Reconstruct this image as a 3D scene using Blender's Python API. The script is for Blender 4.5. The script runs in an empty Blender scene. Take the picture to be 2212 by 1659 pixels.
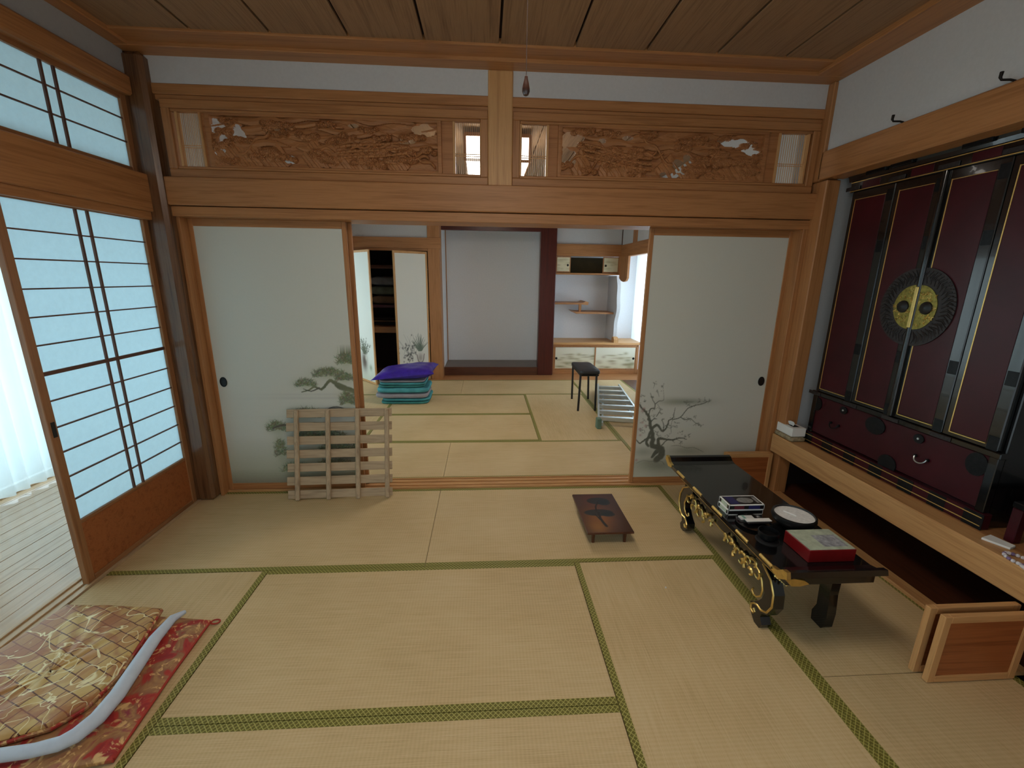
import bpy, bmesh, math, random
import numpy as np
from mathutils import Vector, Matrix

random.seed(7)
rng = np.random.default_rng(11)
scene = bpy.context.scene
COL = scene.collection

# ------------------------------------------------------------------ camera
W, H, FPX = 2212, 1659, 928.61
CAM = np.array([2.16257, -3.15543, 1.67636])
YAW, PITCH, ROLL = math.radians(3.652), math.radians(13.830), math.radians(0.776)
_f = np.array([math.sin(YAW) * math.cos(PITCH), math.cos(YAW) * math.cos(PITCH), -math.sin(PITCH)])
_r = np.array([math.cos(YAW), -math.sin(YAW), 0.0])
_u = np.cross(_r, _f)
R2 = math.cos(ROLL) * _r + math.sin(ROLL) * _u
U2 = -math.sin(ROLL) * _r + math.cos(ROLL) * _u
cam_data = bpy.data.cameras.new('camera')
cam_data.sensor_fit = 'HORIZONTAL'
cam_data.sensor_width = 36.0
cam_data.lens = FPX / W * 36.0
cam_data.clip_start = 0.02
cam = bpy.data.objects.new('camera', cam_data)
COL.objects.link(cam)
m = Matrix.Identity(4)
for i in range(3):
    m[i][0], m[i][1], m[i][2], m[i][3] = R2[i], U2[i], -_f[i], CAM[i]
cam.matrix_world = m
scene.camera = cam


def on(x, y, ax, val):
    """photo pixel -> point on the plane coordinate[ax] == val"""
    d = _f + R2 * (x - W / 2) / FPX - U2 * (y - H / 2) / FPX
    t = (val - CAM[ax]) / d[ax]
    return CAM + t * d


# ------------------------------------------------------------------ light
scene.view_settings.view_transform = 'Standard'
scene.view_settings.look = 'None'
scene.view_settings.gamma = 1.0
scene.view_settings.use_curve_mapping = False
scene.view_settings.exposure = 0.0
world = bpy.data.worlds.new('sky')
scene.world = world
world.use_nodes = True
wn = world.node_tree.nodes
wn['Background'].inputs['Color'].default_value = (0.66, 0.88, 1.0, 1)
wn['Background'].inputs['Strength'].default_value = 0.7


def area(name, loc, rot, sx, sy, power, col):
    l = bpy.data.lights.new(name, 'AREA')
    l.shape = 'RECTANGLE'
    l.size, l.size_y, l.energy, l.color = sx, sy, power, col
    o = bpy.data.objects.new(name, l)
    o.location, o.rotation_euler = loc, rot
    COL.objects.link(o)
    return o


# daylight entering through the verandah glazing and the study-window of the far room
area('daylight_verandah', (-1.75, -0.6, 1.25), (0, math.radians(-90), 0), 2.3, 5.6, 98, (0.72, 0.91, 1.0))
area('daylight_verandah_far', (-1.75, 3.55, 1.25), (0, math.radians(-90), 0), 2.3, 2.7, 66, (0.84, 0.95, 1.0))
area('daylight_study_window', (5.45, 3.7, 1.4), (0, math.radians(90), 0), 1.9, 1.9, 75, (0.86, 0.94, 1.0))
area('rear_fill_light', (2.25, -4.0, 1.05), (math.radians(90), 0, 0), 2.6, 1.9, 10, (0.95, 0.98, 1.0))  # weak fill added behind the viewer, shining through the assumed glass doors


# ------------------------------------------------------------------ helpers
def S(r, g, b):
    def c(v):
        v /= 255.0
        return v / 12.92 if v <= 0.04045 else ((v + 0.055) / 1.055) ** 2.4
    return (c(r), c(g), c(b), 1.0)


class N:
    """tiny node-graph helper"""
    def __init__(self, name):
        self.m = bpy.data.materials.new(name)
        self.m.use_nodes = True
        self.t = self.m.node_tree
        self.p = self.t.nodes['Principled BSDF']
        self.out = self.t.nodes['Material Output']

    def n(self, typ, **kw):
        nd = self.t.nodes.new(typ)
        for k, v in kw.items():
            setattr(nd, k, v)
        return nd

    def l(self, a, b):
        self.t.links.new(a, b)

    def coord(self, scale=(1, 1, 1), rot=(0, 0, 0), kind='Object'):
        tc = self.n('ShaderNodeTexCoord')
        mp = self.n('ShaderNodeMapping')
        mp.inputs['Scale'].default_value = scale
        mp.inputs['Rotation'].default_value = rot
        self.l(tc.outputs[kind], mp.inputs['Vector'])
        return mp.outputs['Vector']

    def noise(self, vec, scale=5, detail=3, rough=0.5, dist=0.0):
        t = self.n('ShaderNodeTexNoise')
        t.inputs['Scale'].default_value = scale
        t.inputs['Detail'].default_value = detail
        t.inputs['Roughness'].default_value = rough
        t.inputs['Distortion'].default_value = dist
        self.l(vec, t.inputs['Vector'])
        return t.outputs['Fac']

    def ramp(self, fac, stops):
        r = self.n('ShaderNodeValToRGB')
        el = r.color_ramp.elements
        while len(el) < len(stops):
            el.new(0.5)
        for e, (p, c) in zip(el, stops):
            e.position, e.color = p, c
        self.l(fac, r.inputs['Fac'])
        return r.outputs['Color']

    def mix(self, fac, a, b, blend='MIX'):
        x = self.n('ShaderNodeMix', data_type='RGBA', blend_type=blend)
        for sock, v in ((x.inputs[0], fac), (x.inputs[6], a), (x.inputs[7], b)):
            if isinstance(v, bpy.types.NodeSocket):
                self.l(v, sock)
            else:
                sock.default_value = v
        return x.outputs[2]

    def math(self, op, a, b=0.0, c=None):
        x = self.n('ShaderNodeMath', operation=op)
        for i, v in enumerate((a, b) if c is None else (a, b, c)):
            if isinstance(v, bpy.types.NodeSocket):
                self.l(v, x.inputs[i])
            else:
                x.inputs[i].default_value = v
        return x.outputs[0]

    def bump(self, h, strength=0.2, dist=0.01):
        b = self.n('ShaderNodeBump')
        b.inputs['Strength'].default_value = strength
        b.inputs['Distance'].default_value = dist
        self.l(h, b.inputs['Height'])
        self.l(b.outputs['Normal'], self.p.inputs['Normal'])

    def base(self, c):
        if isinstance(c, bpy.types.NodeSocket):
            self.l(c, self.p.inputs['Base Color'])
        else:
            self.p.inputs['Base Color'].default_value = c

    def set(self, rough=0.5, metal=0.0, spec=0.5, coat=0.0):
        self.p.inputs['Roughness'].default_value = rough
        self.p.inputs['Metallic'].default_value = metal
        self.p.inputs['Specular IOR Level'].default_value = spec
        self.p.inputs['Coat Weight'].default_value = coat
        return self.m


MAT = {}


def wood(name, dark, light, axis='X', rough=0.45, fine=1.0, spec=0.4):
    """plain-sawn timber: streaks along the given axis"""
    k = N(name)
    sc = {'X': (0.35, 9, 9), 'Y': (9, 0.35, 9), 'Z': (9, 9, 0.35)}[axis]
    v = k.coord(tuple(s * fine for s in sc))
    a = k.noise(v, 3.0, 4, 0.6, 0.6)
    b = k.noise(v, 14.0, 2, 0.5, 0.1)
    f = k.math('ADD', k.math('MULTIPLY', a, 0.72), k.math('MULTIPLY', b, 0.28))
    k.base(k.ramp(f, [(0.32, dark), (0.52, light), (0.72, tuple(0.8 * d + 0.2 * l for d, l in zip(dark, light)))]))
    k.bump(b, 0.08, 0.002)
    MAT[name] = k.set(rough, 0, spec)
    return MAT[name]


def plain(name, col, rough=0.5, metal=0.0, var=0.06, scale=12, spec=0.5, coat=0.0, bump=0.0):
    k = N(name)
    v = k.coord()
    f = k.noise(v, scale, 4, 0.6)
    d = tuple(c * (1 - var) for c in col[:3]) + (1,)
    b = tuple(min(1, c * (1 + var)) for c in col[:3]) + (1,)
    k.base(k.ramp(f, [(0.3, d), (0.7, b)]))
    if bump:
        k.bump(f, bump, 0.004)
    MAT[name] = k.set(rough, metal, spec, coat)
    return MAT[name]


for ax in 'XYZ':
    wood('hinoki' + ax, S(148, 97, 56), S(180, 126, 79), ax)
    wood('hinoki_pale' + ax, S(176, 126, 76), S(206, 158, 104), ax)
    wood('raw_pine' + ax, S(148, 126, 102), S(188, 166, 136), ax, rough=0.75)
    wood('shoji_wood' + ax, S(120, 78, 48), S(160, 112, 72), ax)
    wood('muntin' + ax, S(78, 52, 42), S(104, 72, 58), ax)
    wood('dark_wood' + ax, S(62, 34, 22), S(92, 54, 34), ax, rough=0.35)
    wood('rosewood' + ax, S(58, 22, 18), S(84, 34, 26), ax, rough=0.3)
wood('post_wood', S(66, 42, 26), S(118, 82, 54), 'Z', rough=0.25, spec=0.6)
wood('ceiling_wood', S(118, 88, 62), S(156, 122, 90), 'Y', rough=0.6)
wood('toko_floor', S(70, 54, 44), S(98, 80, 66), 'X', rough=0.3)
wood('deck_wood', S(176, 146, 112), S(202, 172, 138), 'Y', rough=0.12, spec=0.7)
wood('sill_wood', S(170, 140, 104), S(205, 176, 136), 'Y', rough=0.35)
wood('panel_wood', S(132, 72, 36), S(166, 98, 54), 'X', rough=0.4)
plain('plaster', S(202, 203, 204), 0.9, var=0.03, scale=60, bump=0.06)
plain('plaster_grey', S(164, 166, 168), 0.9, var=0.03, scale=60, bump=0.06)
plain('toko_plaster', S(232, 233, 235), 0.9, var=0.03, scale=50, bump=0.05)
plain('white_paper', S(238, 238, 234), 0.8, var=0.02)
plain('black_lacquer', S(14, 14, 15), 0.16, var=0.15, spec=0.5, coat=0.35)
plain('black_satin', S(22, 21, 21), 0.38, var=0.15)
plain('black_metal', S(26, 27, 29), 0.42, metal=0.6, var=0.35, scale=60)
plain('wine_lacquer', S(60, 10, 20), 0.36, var=0.22, scale=5, spec=0.3)
plain('red_box', S(118, 12, 14), 0.4, var=0.1)
plain('gold', S(222, 194, 120), 0.36, metal=1.0, var=0.12, scale=40)
plain('rim_metal', S(62, 58, 58), 0.5, metal=0.7, var=0.3, scale=60)
plain('old_brass', S(150, 136, 72), 0.42, metal=1.0, var=0.4, scale=60, bump=0.6)
plain('gold_line', S(232, 196, 116), 0.4, metal=0.85, var=0.08)
plain('aluminium', S(205, 212, 212), 0.35, metal=0.75, var=0.06)
plain('ladder_foot', S(96, 122, 104), 0.6)
plain('black_leather', S(34, 35, 37), 0.45, var=0.15, scale=40, bump=0.1)
plain('ash', S(222, 222, 220), 0.95, var=0.10, scale=70, bump=0.5)
plain('charcoal', S(12, 10, 10), 0.9)
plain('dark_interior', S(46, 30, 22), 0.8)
plain('maroon_shelf', S(70, 30, 40), 0.7)
plain('bedding_a', S(96, 100, 84), 0.9, var=0.3, scale=9)
plain('bedding_b', S(112, 112, 112), 0.9, var=0.2, scale=9)
plain('bedding_c', S(112, 86, 64), 0.9, var=0.2, scale=9)
plain('hook_metal', S(30, 24, 20), 0.5, metal=0.7)
plain('cord', S(70, 46, 36), 0.8)
plain('bead_white', S(228, 222, 226), 0.3)
plain('bead_purple', S(136, 112, 152), 0.6)
plain('incense_green', S(150, 196, 182), 0.6)
plain('incense_blue', S(40, 38, 92), 0.5)
plain('incense_print', S(128, 128, 126), 0.6, var=0.3, scale=60)
plain('incense_red', S(96, 24, 40), 0.5)
plain('lamp_paper', S(240, 240, 232), 0.8, var=0.02)
plain('lid_print', S(176, 186, 164), 0.6, var=0.22, scale=24)
plain('lid_picture', S(150, 152, 158), 0.6, var=0.5, scale=50)
plain('deep_olive', S(74, 62, 34), 0.8, var=0.2, scale=5)
plain('grass_crumb', S(210, 206, 196), 0.8)

# glossy amber knob on the lamp cord
plain('knob_wood', S(58, 30, 20), 0.3, var=0.2, coat=0.4)

# glass
k = N('glass')
tr = k.n('ShaderNodeBsdfTransparent'); gl = k.n('ShaderNodeBsdfGlossy'); gl.inputs['Roughness'].default_value = 0.02
mx = k.n('ShaderNodeMixShader'); mx.inputs[0].default_value = 0.06
nz = k.noise(k.coord(), 2.0); k.l(k.ramp(nz, [(0, (0.97, 0.99, 0.99, 1)), (1, (0.99, 1, 1, 1))]), tr.inputs['Color'])
k.l(tr.outputs[0], mx.inputs[1]); k.l(gl.outputs[0], mx.inputs[2]); k.l(mx.outputs[0], k.out.inputs['Surface'])
MAT['glass'] = k.m


def sheer(name, transp, transl, col, scale=3):
    """light-passing cloth or paper: see-through + diffuse transmission + diffuse reflection"""
    k = N(name)
    f = k.noise(k.coord(), scale, 5, 0.65)
    c = k.ramp(f, [(0.3, tuple(v * 0.95 for v in col[:3]) + (1,)), (0.7, col)])
    a = k.n('ShaderNodeBsdfTransparent'); b = k.n('ShaderNodeBsdfTranslucent'); d = k.n('ShaderNodeBsdfDiffuse')
    k.l(c, b.inputs['Color']); k.l(c, d.inputs['Color'])
    m1 = k.n('ShaderNodeMixShader'); m1.inputs[0].default_value = transl
    k.l(d.outputs[0], m1.inputs[1]); k.l(b.outputs[0], m1.inputs[2])
    m2 = k.n('ShaderNodeMixShader'); m2.inputs[0].default_value = transp
    k.l(m1.outputs[0], m2.inputs[1]); k.l(a.outputs[0], m2.inputs[2])
    k.l(m2.outputs[0], k.out.inputs['Surface'])
    MAT[name] = k.m


sheer('lace', 0.14, 0.6, S(238, 248, 248))
sheer('shoji_paper', 0.0, 0.9, S(232, 246, 252), 40)
sheer('study_paper', 0.0, 0.8, S(240, 245, 248), 40)


# tatami: rush ribs; long = direction of the mat's long side
def tatami(name, rib_axis):
    k = N(name)
    v = k.coord()
    sx = k.n('ShaderNodeSeparateXYZ'); k.l(v, sx.inputs[0])
    a, b = (sx.outputs[0], sx.outputs[1]) if rib_axis == 'X' else (sx.outputs[1], sx.outputs[0])
    # rushes run across the long side; cords bind them every 15 mm
    w1 = k.math('SINE', k.math('MULTIPLY', a, 2 * math.pi / 0.0155))
    w2 = k.math('SINE', k.math('MULTIPLY', b, 2 * math.pi / 0.006))
    n1 = k.noise(k.coord((1, 60, 1) if rib_axis == 'X' else (60, 1, 1)), 5.0, 4, 0.7)
    n2 = k.noise(v, 2.2, 3, 0.5)
    h = k.math('ADD', k.math('MULTIPLY', w1, 0.5), k.math('MULTIPLY', w2, 0.35))
    f = k.math('ADD', k.math('MULTIPLY', h, 0.07), k.math('ADD', k.math('MULTIPLY', n1, 0.65), k.math('MULTIPLY', n2, 0.35)))
    k.base(k.ramp(f, [(0.3, S(182, 156, 110)), (0.5, S(205, 179, 133)), (0.72, S(216, 194, 152))]))
    k.bump(h, 0.25, 0.0012)
    MAT[name] = k.set(0.62, 0, 0.35)


tatami('tatami_x', 'X')
tatami('tatami_y', 'Y')

# woven green border with a pale diamond trellis
k = N('mat_border')
v = k.coord((1, 1, 1), (0, 0, math.radians(45)))
sx = k.n('ShaderNodeSeparateXYZ'); k.l(v, sx.inputs[0])
P = 0.0145
ga = k.math('ABSOLUTE', k.math('SUBTRACT', k.math('FRACT', k.math('DIVIDE', sx.outputs[0], P)), 0.5))
gb = k.math('ABSOLUTE', k.math('SUBTRACT', k.math('FRACT', k.math('DIVIDE', sx.outputs[1], P)), 0.5))
g = k.math('MAXIMUM', ga, gb)
line = k.math('GREATER_THAN', g, 0.40)
nz = k.noise(k.coord(), 300, 2)
k.base(k.mix(line, k.ramp(nz, [(0.3, S(92, 86, 22)), (0.7, S(118, 110, 38))]), S(172, 166, 92)))
MAT['mat_border'] = k.set(0.6)

# gold brocade with dark trellis and cream scrolls / red brocade
k = N('gold_brocade')
v = k.coord((1, 1, 0.2), (0, 0, math.radians(24)))
br = k.n('ShaderNodeTexBrick')
br.inputs['Scale'].default_value = 1.0
br.inputs['Brick Width'].default_value = 0.058
br.inputs['Row Height'].default_value = 0.052
br.inputs['Mortar Size'].default_value = 0.0022
br.inputs['Color1'].default_value = S(208, 176, 106)
br.inputs['Color2'].default_value = S(184, 132, 78)
br.inputs['Mortar'].default_value = S(96, 56, 36)
k.l(v, br.inputs['Vector'])
sw = k.noise(v, 5.0, 2, 0.45, 2.0)
scroll = k.ramp(sw, [(0.485, (0, 0, 0, 1)), (0.498, (1, 1, 1, 1)), (0.506, (1, 1, 1, 1)), (0.52, (0, 0, 0, 1))])
pt = k.ramp(k.noise(v, 4.0, 3, 0.6, 1.0), [(0.46, (0, 0, 0, 1)), (0.54, (1, 1, 1, 1))])
c = k.mix(pt, br.outputs['Color'], S(158, 88, 52))
c = k.mix(0.35, c, br.outputs['Color'])
k.base(k.mix(scroll, c, S(240, 228, 178)))
k.bump(k.noise(v, 40, 3), 0.35, 0.004)
MAT['gold_brocade'] = k.set(0.42, 0.1)

k = N('red_brocade')
v = k.coord((1, 1, 0.3), (0, 0, 0.4))
n1 = k.noise(v, 5.5, 3, 0.55, 2.2)
n2 = k.noise(v, 16, 3, 0.6, 1.5)
c = k.ramp(n1, [(0.36, S(150, 36, 34)), (0.44, S(176, 52, 40)), (0.49, S(150, 96, 66)), (0.60, S(176, 132, 82)), (0.7, S(150, 60, 70))])
k.base(k.mix(k.ramp(n2, [(0.56, (0, 0, 0, 1)), (0.62, (1, 1, 1, 1))]), c, S(222, 180, 120)))
k.bump(n2, 0.3, 0.004)
MAT['red_brocade'] = k.set(0.5, 0.05)
plain('white_silk', S(196, 208, 222), 0.55, var=0.05, scale=25, bump=0.15)
plain('red_cord', S(168, 50, 34), 0.7)
plain('purple_satin', S(58, 34, 150), 0.38, var=0.25, scale=14, bump=0.5)
plain('teal_cloth', S(74, 152, 160), 0.85, var=0.2, scale=10, bump=0.25)
plain('teal_dark', S(58, 124, 120), 0.85, var=0.2, scale=10, bump=0.25)
plain('grey_cloth', S(146, 142, 148), 0.9, var=0.12, scale=10, bump=0.2)
plain('patterned_cloth', S(158, 142, 112), 0.9, var=0.45, scale=45)

k = N('print')
at = k.n('ShaderNodeAttribute'); at.attribute_name = 'Col'
nz = k.noise(k.coord(), 90, 4, 0.7)
k.base(k.mix(k.math('MULTIPLY', nz, 0.10), at.outputs['Color'], (0.9, 0.9, 0.86, 1)))
MAT['print'] = k.set(0.75, 0, 0.25)
k = N('print_gloss')
at = k.n('ShaderNodeAttribute'); at.attribute_name = 'Col'
nz = k.noise(k.coord(), 60, 4, 0.7)
k.base(k.mix(k.math('MULTIPLY', nz, 0.12), at.outputs['Color'], (0.05, 0.03, 0.02, 1)))
MAT['print_gloss'] = k.set(0.5, 0, 0.35, 0.0)


class MB:
    """collects primitives, builds one mesh object"""
    def __init__(self):
        self.v, self.f, self.M = [], [], None

    def add(self, vs, fs):
        o = len(self.v)
        if self.M is not None:
            vs = [tuple(self.M @ Vector(p)) for p in vs]
        self.v += [tuple(p) for p in vs]
        self.f += [tuple(o + i for i in q) for q in fs]
        return self

    def box(self, x0, x1, y0, y1, z0, z1, b=0.0):
        x0, x1 = min(x0, x1), max(x0, x1); y0, y1 = min(y0, y1), max(y0, y1); z0, z1 = min(z0, z1), max(z0, z1)
        b = min(b, (x1 - x0) * .45, (y1 - y0) * .45, (z1 - z0) * .45)
        if b <= 0:
            vs = [(x, y, z) for z in (z0, z1) for y in (y0, y1) for x in (x0, x1)]
            return self.add(vs, [(0, 2, 3, 1), (4, 5, 7, 6), (0, 1, 5, 4), (2, 6, 7, 3), (0, 4, 6, 2), (1, 3, 7, 5)])
        vs, idx = [], {}
        for sx in (0, 1):
            for sy in (0, 1):
                for sz in (0, 1):
                    c = ((x0, x1)[sx], (y0, y1)[sy], (z0, z1)[sz])
                    s = (1 - 2 * sx, 1 - 2 * sy, 1 - 2 * sz)
                    for a in range(3):
                        p = [c[i] + (0 if i == a else s[i] * b) for i in range(3)]
                        idx[(sx, sy, sz, a)] = len(vs); vs.append(tuple(p))
        fs = []
        for a in range(3):
            o1, o2 = (a + 1) % 3, (a + 2) % 3
            for s in (0, 1):
                q = []
                for (i, j) in ((0, 0), (1, 0), (1, 1), (0, 1)):
                    t = [0, 0, 0]; t[a] = s; t[o1] = i; t[o2] = j
                    q.append(idx[(*t, a)])
                fs.append(tuple(q) if s else tuple(reversed(q)))
            for i in (0, 1):
                for j in (0, 1):
                    t0 = [0, 0, 0]; t0[o1] = i; t0[o2] = j
                    t1 = list(t0); t1[a] = 1
                    fs.append((idx[(*t0, o1)], idx[(*t1, o1)], idx[(*t1, o2)], idx[(*t0, o2)]))
        for sx in (0, 1):
            for sy in (0, 1):
                for sz in (0, 1):
                    fs.append(tuple(idx[(sx, sy, sz, a)] for a in range(3)))
        return self.add(vs, fs)

    def tube(self, pts, r, n=8, cap=True):
        pts = [Vector(p) for p in pts]
        rr = r if isinstance(r, (list, tuple)) else [r] * len(pts)
        vs, fs, up = [], [], None
        for i, p in enumerate(pts):
            t = (pts[min(i + 1, len(pts) - 1)] - pts[max(i - 1, 0)]).normalized()
            if up is None:
                up = Vector((0, 0, 1)) if abs(t.z) < 0.9 else Vector((1, 0, 0))
            a = up - t * up.dot(t)
            a.normalize(); up = a
            bb = t.cross(a)
            for q in range(n):
                an = 2 * math.pi * q / n
                vs.append(tuple(p + (a * math.cos(an) + bb * math.sin(an)) * rr[i]))
        for i in range(len(pts) - 1):
            for q in range(n):
                fs.append((i * n + q, i * n + (q + 1) % n, (i + 1) * n + (q + 1) % n, (i + 1) * n + q))
        if cap:
            fs.append(tuple(reversed(range(n))))
            fs.append(tuple(range((len(pts) - 1) * n, len(pts) * n)))
        return self.add(vs, fs)

    def lathe(self, prof, cx, cy, n=24, cap=True):
        vs, fs = [], []
        for r, z in prof:
            for q in range(n):
                a = 2 * math.pi * q / n
                vs.append((cx + r * math.cos(a), cy + r * math.sin(a), z))
        for i in range(len(prof) - 1):
            for q in range(n):
                fs.append((i * n + q, i * n + (q + 1) % n, (i + 1) * n + (q + 1) % n, (i + 1) * n + q))
        if cap:
            fs.append(tuple(reversed(range(n))))
            fs.append(tuple(range((len(prof) - 1) * n, len(prof) * n)))
        return self.add(vs, fs)

    def prism(self, poly, axis, a, b):
        """poly in the two other axes (in cyclic order x,y,z without axis)"""
        def mk(p, w):
            q = [0, 0, 0]; q[axis] = w
            o = [i for i in range(3) if i != axis]
            q[o[0]], q[o[1]] = p
            return tuple(q)
        n = len(poly)
        vs = [mk(p, a) for p in poly] + [mk(p, b) for p in poly]
        fs = [tuple(range(n)), tuple(reversed(range(n, 2 * n)))]
        fs += [(i, n + i, n + (i + 1) % n, (i + 1) % n) for i in range(n)]
        return self.add(vs, fs)

    def grid(self, pts):
        """pts[i][j] -> quads"""
        a, b = len(pts), len(pts[0])
        vs = [tuple(p) for row in pts for p in row]
        fs = [(i * b + j, i * b + j + 1, (i + 1) * b + j + 1, (i + 1) * b + j) for i in range(a - 1) for j in range(b - 1)]
        return self.add(vs, fs)

    def build(self, name, mat, parent=None, smooth=False, origin=None):
        me = bpy.data.meshes.new(name)
        off = Vector((0, 0, 0))
        if parent is not None:
            off = world_off(parent)
        else:
            if origin is None:
                a = np.array(self.v)
                origin = (float((a[:, 0].min() + a[:, 0].max()) / 2), float((a[:, 1].min() + a[:, 1].max()) / 2), float(a[:, 2].min()))
            off = Vector(origin)
        me.from_pydata([(p[0] - off.x, p[1] - off.y, p[2] - off.z) for p in self.v], [], self.f)
        bm = bmesh.new(); bm.from_mesh(me)
        bmesh.ops.recalc_face_normals(bm, faces=bm.faces)
        bm.to_mesh(me); bm.free()
        if smooth:
            me.polygons.foreach_set('use_smooth', [True] * len(me.polygons))
            try:
                me.set_sharp_from_angle(angle=math.radians(40))
            except Exception:
                pass
        me.materials.append(MAT[mat])
        o = bpy.data.objects.new(name, me)
        COL.objects.link(o)
        if parent is None:
            o.location = off
        else:
            o.parent = parent
        return o


def world_off(o):
    v = Vector((0, 0, 0))
    while o is not None:
        v += Vector(o.location); o = o.parent
    return v


def tag(o, label, cat, group=None, kind=None):
    o['label'] = label; o['category'] = cat
    if group: o['group'] = group
    if kind: o['kind'] = kind
    return o


def thing(name, label, cat, loc, group=None, kind=None):
    o = bpy.data.objects.new(name, None)
    o.empty_display_size = 0.1
    COL.objects.link(o)
    o.location = loc
    return tag(o, label, cat, group, kind)


def struct(o, label, cat):
    return tag(o, label, cat, None, 'structure')


def bx(name, mat, x0, x1, y0, y1, z0, z1, parent=None, b=0.0):
    return MB().box(x0, x1, y0, y1, z0, z1, b).build(name, mat, parent)


TR = [0]


def trim(label, mat, x0, x1, y0, y1, z0, z1, b=0.004, cat='beam'):
    TR[0] += 1
    return struct(bx('trim_%d' % TR[0], mat, x0, x1, y0, y1, z0, z1, None, b), label, cat)


# ------------------------------------------------------------------ painting on panels (flat print as vertex colours)
class Canvas:
    """paints on a list of points (u, v in metres)"""
    def __init__(self, u, v, base):
        self.u, self.v = u, v
        self.c = np.tile(np.array(base[:3], float), (len(u), 1))

    def blend(self, m, col):
        m = np.clip(m, 0, 1)[:, None]
        self.c = self.c * (1 - m) + np.array(col[:3]) * m

    def seg(self, a, b, w0, w1, col, op=1.0, soft=0.5):
        a, b = np.array(a, float), np.array(b, float)
        w = max(w0, w1) * 1.6 + 0.006
        i = np.where((self.u > min(a[0], b[0]) - w) & (self.u < max(a[0], b[0]) + w) & (self.v > min(a[1], b[1]) - w) & (self.v < max(a[1], b[1]) + w))[0]
        if not len(i): return
        p = np.stack([self.u[i], self.v[i]], 1) - a
        d = b - a; L = max(float(d @ d), 1e-9)
        t = np.clip(p @ d / L, 0, 1)
        dist = np.linalg.norm(p - t[:, None] * d, axis=1)
        hw = (w0 + (w1 - w0) * t)
        m = np.clip((hw - dist) / (hw * soft + 0.0015) + 0.5, 0, 1) * op
        self.c[i] = self.c[i] * (1 - m[:, None]) + np.array(col[:3]) * m[:, None]

    def line(self, pts, w0, w1, col, op=1.0, soft=0.5):
        if len(pts) > 2:                      # brush-like curve through the points
            q = [np.array(p, float) for p in pts]
            q = [2 * q[0] - q[1]] + q + [2 * q[-1] - q[-2]]
            out = []
            for a, b, c, d in zip(q, q[1:], q[2:], q[3:]):
                for t in np.linspace(0, 1, 5)[:-1]:
                    out.append(0.5 * (2 * b + (c - a) * t + (2 * a - 5 * b + 4 * c - d) * t * t + (3 * b - a - 3 * c + d) * t ** 3) + rng.normal(0, w0 * 0.10, 2))
            pts = out + [q[-2]]
        n = len(pts) - 1
        for q in range(n):
            self.seg(pts[q], pts[q + 1], w0 + (w1 - w0) * q / n, w0 + (w1 - w0) * (q + 1) / n, col, op, soft)

    def blob(self, cu, cv, ru, rv, col, op=1.0, power=1.0):
        d = ((self.u - cu) / ru) ** 2 + ((self.v - cv) / rv) ** 2
        self.blend(np.exp(-d * 1.6) ** power * op, col)

    def pine(self, cu, cv, ru, rv, dark, pale, n=90):
        n = int(n * 1.9)
        self.blob(cu, cv, ru * 0.9, rv * 0.9, pale, 0.75)
        for _ in range(n):
            a = rng.uniform(-0.25, math.pi + 0.25); rad = math.sqrt(rng.uniform(0, 1))
            u0, v0 = cu + ru * 0.8 * rad * math.cos(a), cv - rv * 0.35 + rv * 1.0 * rad * math.sin(a) * 0.9
            an = rng.uniform(0.1, math.pi - 0.1); L = rng.uniform(0.25, 0.5) * min(ru, rv)
            c = [d + (p - d) * rng.uniform(0, 0.6) for d, p in zip(dark[:3], pale[:3])]
            self.seg((u0, v0), (u0 + L * math.cos(an), v0 + L * math.sin(an)), 0.0026, 0.0012, c, 0.6)


def panel(name, parent, P0, U, V, us, vs, base, painter, mat='print'):
    """flat sheet from P0 along U and V, grid at us x vs, painted"""
    u, v = np.meshgrid(us, vs)
    cv = Canvas(u.ravel(), v.ravel(), base)
    painter(cv)
    P0, U, V = np.array(P0, float), np.array(U, float), np.array(V, float)
    pts = P0 + cv.u[:, None] * U + cv.v[:, None] * V
    off = np.array(world_off(parent))
    nu, nv = len(us), len(vs)
    i = np.arange(nu * nv).reshape(nv, nu)
    f = np.stack([i[:-1, :-1], i[:-1, 1:], i[1:, 1:], i[1:, :-1]], -1).reshape(-1, 4)
    me = bpy.data.meshes.new(name)
    me.from_pydata((pts - off).tolist(), [], f.tolist())
    at = me.color_attributes.new('Col', 'FLOAT_COLOR', 'POINT')
    rgba = np.concatenate([cv.c, np.ones((len(cv.c), 1))], 1).astype(np.float32)
    at.data.foreach_set('color', rgba.ravel())
    me.materials.append(MAT[mat])
    o = bpy.data.objects.new(name, me)
    COL.objects.link(o)
    o.parent = parent
    return o


# ================================================================== THE SETTING
RX = 4.5            # right wall plane of both rooms
YB = -3.62          # wall behind the camera
CZ = 3.0            # ceiling boards

# ---- floor: slab under the mats, each mat a part, each cloth border a sub-part
floor = struct(bx('floor', 'dark_interior', -1.5, 5.0, YB, 5.0, -0.12, -0.05), 'floor of two rooms laid with straw mats edged in green cloth', 'floor')
HB = 0.033


def mat_(x0, x1, y0, y1, along, left=True):
    g = 0.0015
    m_ = bx('tatami_mat', 'tatami_x' if along == 'X' else 'tatami_y', x0 + g, x1 - g, y0 + g, y1 - g, -0.05, 0.0, floor, 0.002)
    if along == 'X':
        for ya, yb in ((y0 + g, y0 + HB), (y1 - HB, y1 - g)):
            bx('border', 'mat_border', x0 + g, x1 - g, ya, yb, -0.004, 0.0012, m_)
    else:
        for xa, xb in ((x0 + g, x0 + HB), (x1 - HB, x1 - g))[0 if left else 1:]:
            bx('border', 'mat_border', xa, xb, y0 + g, y1 - g, -0.004, 0.0012, m_)


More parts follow.
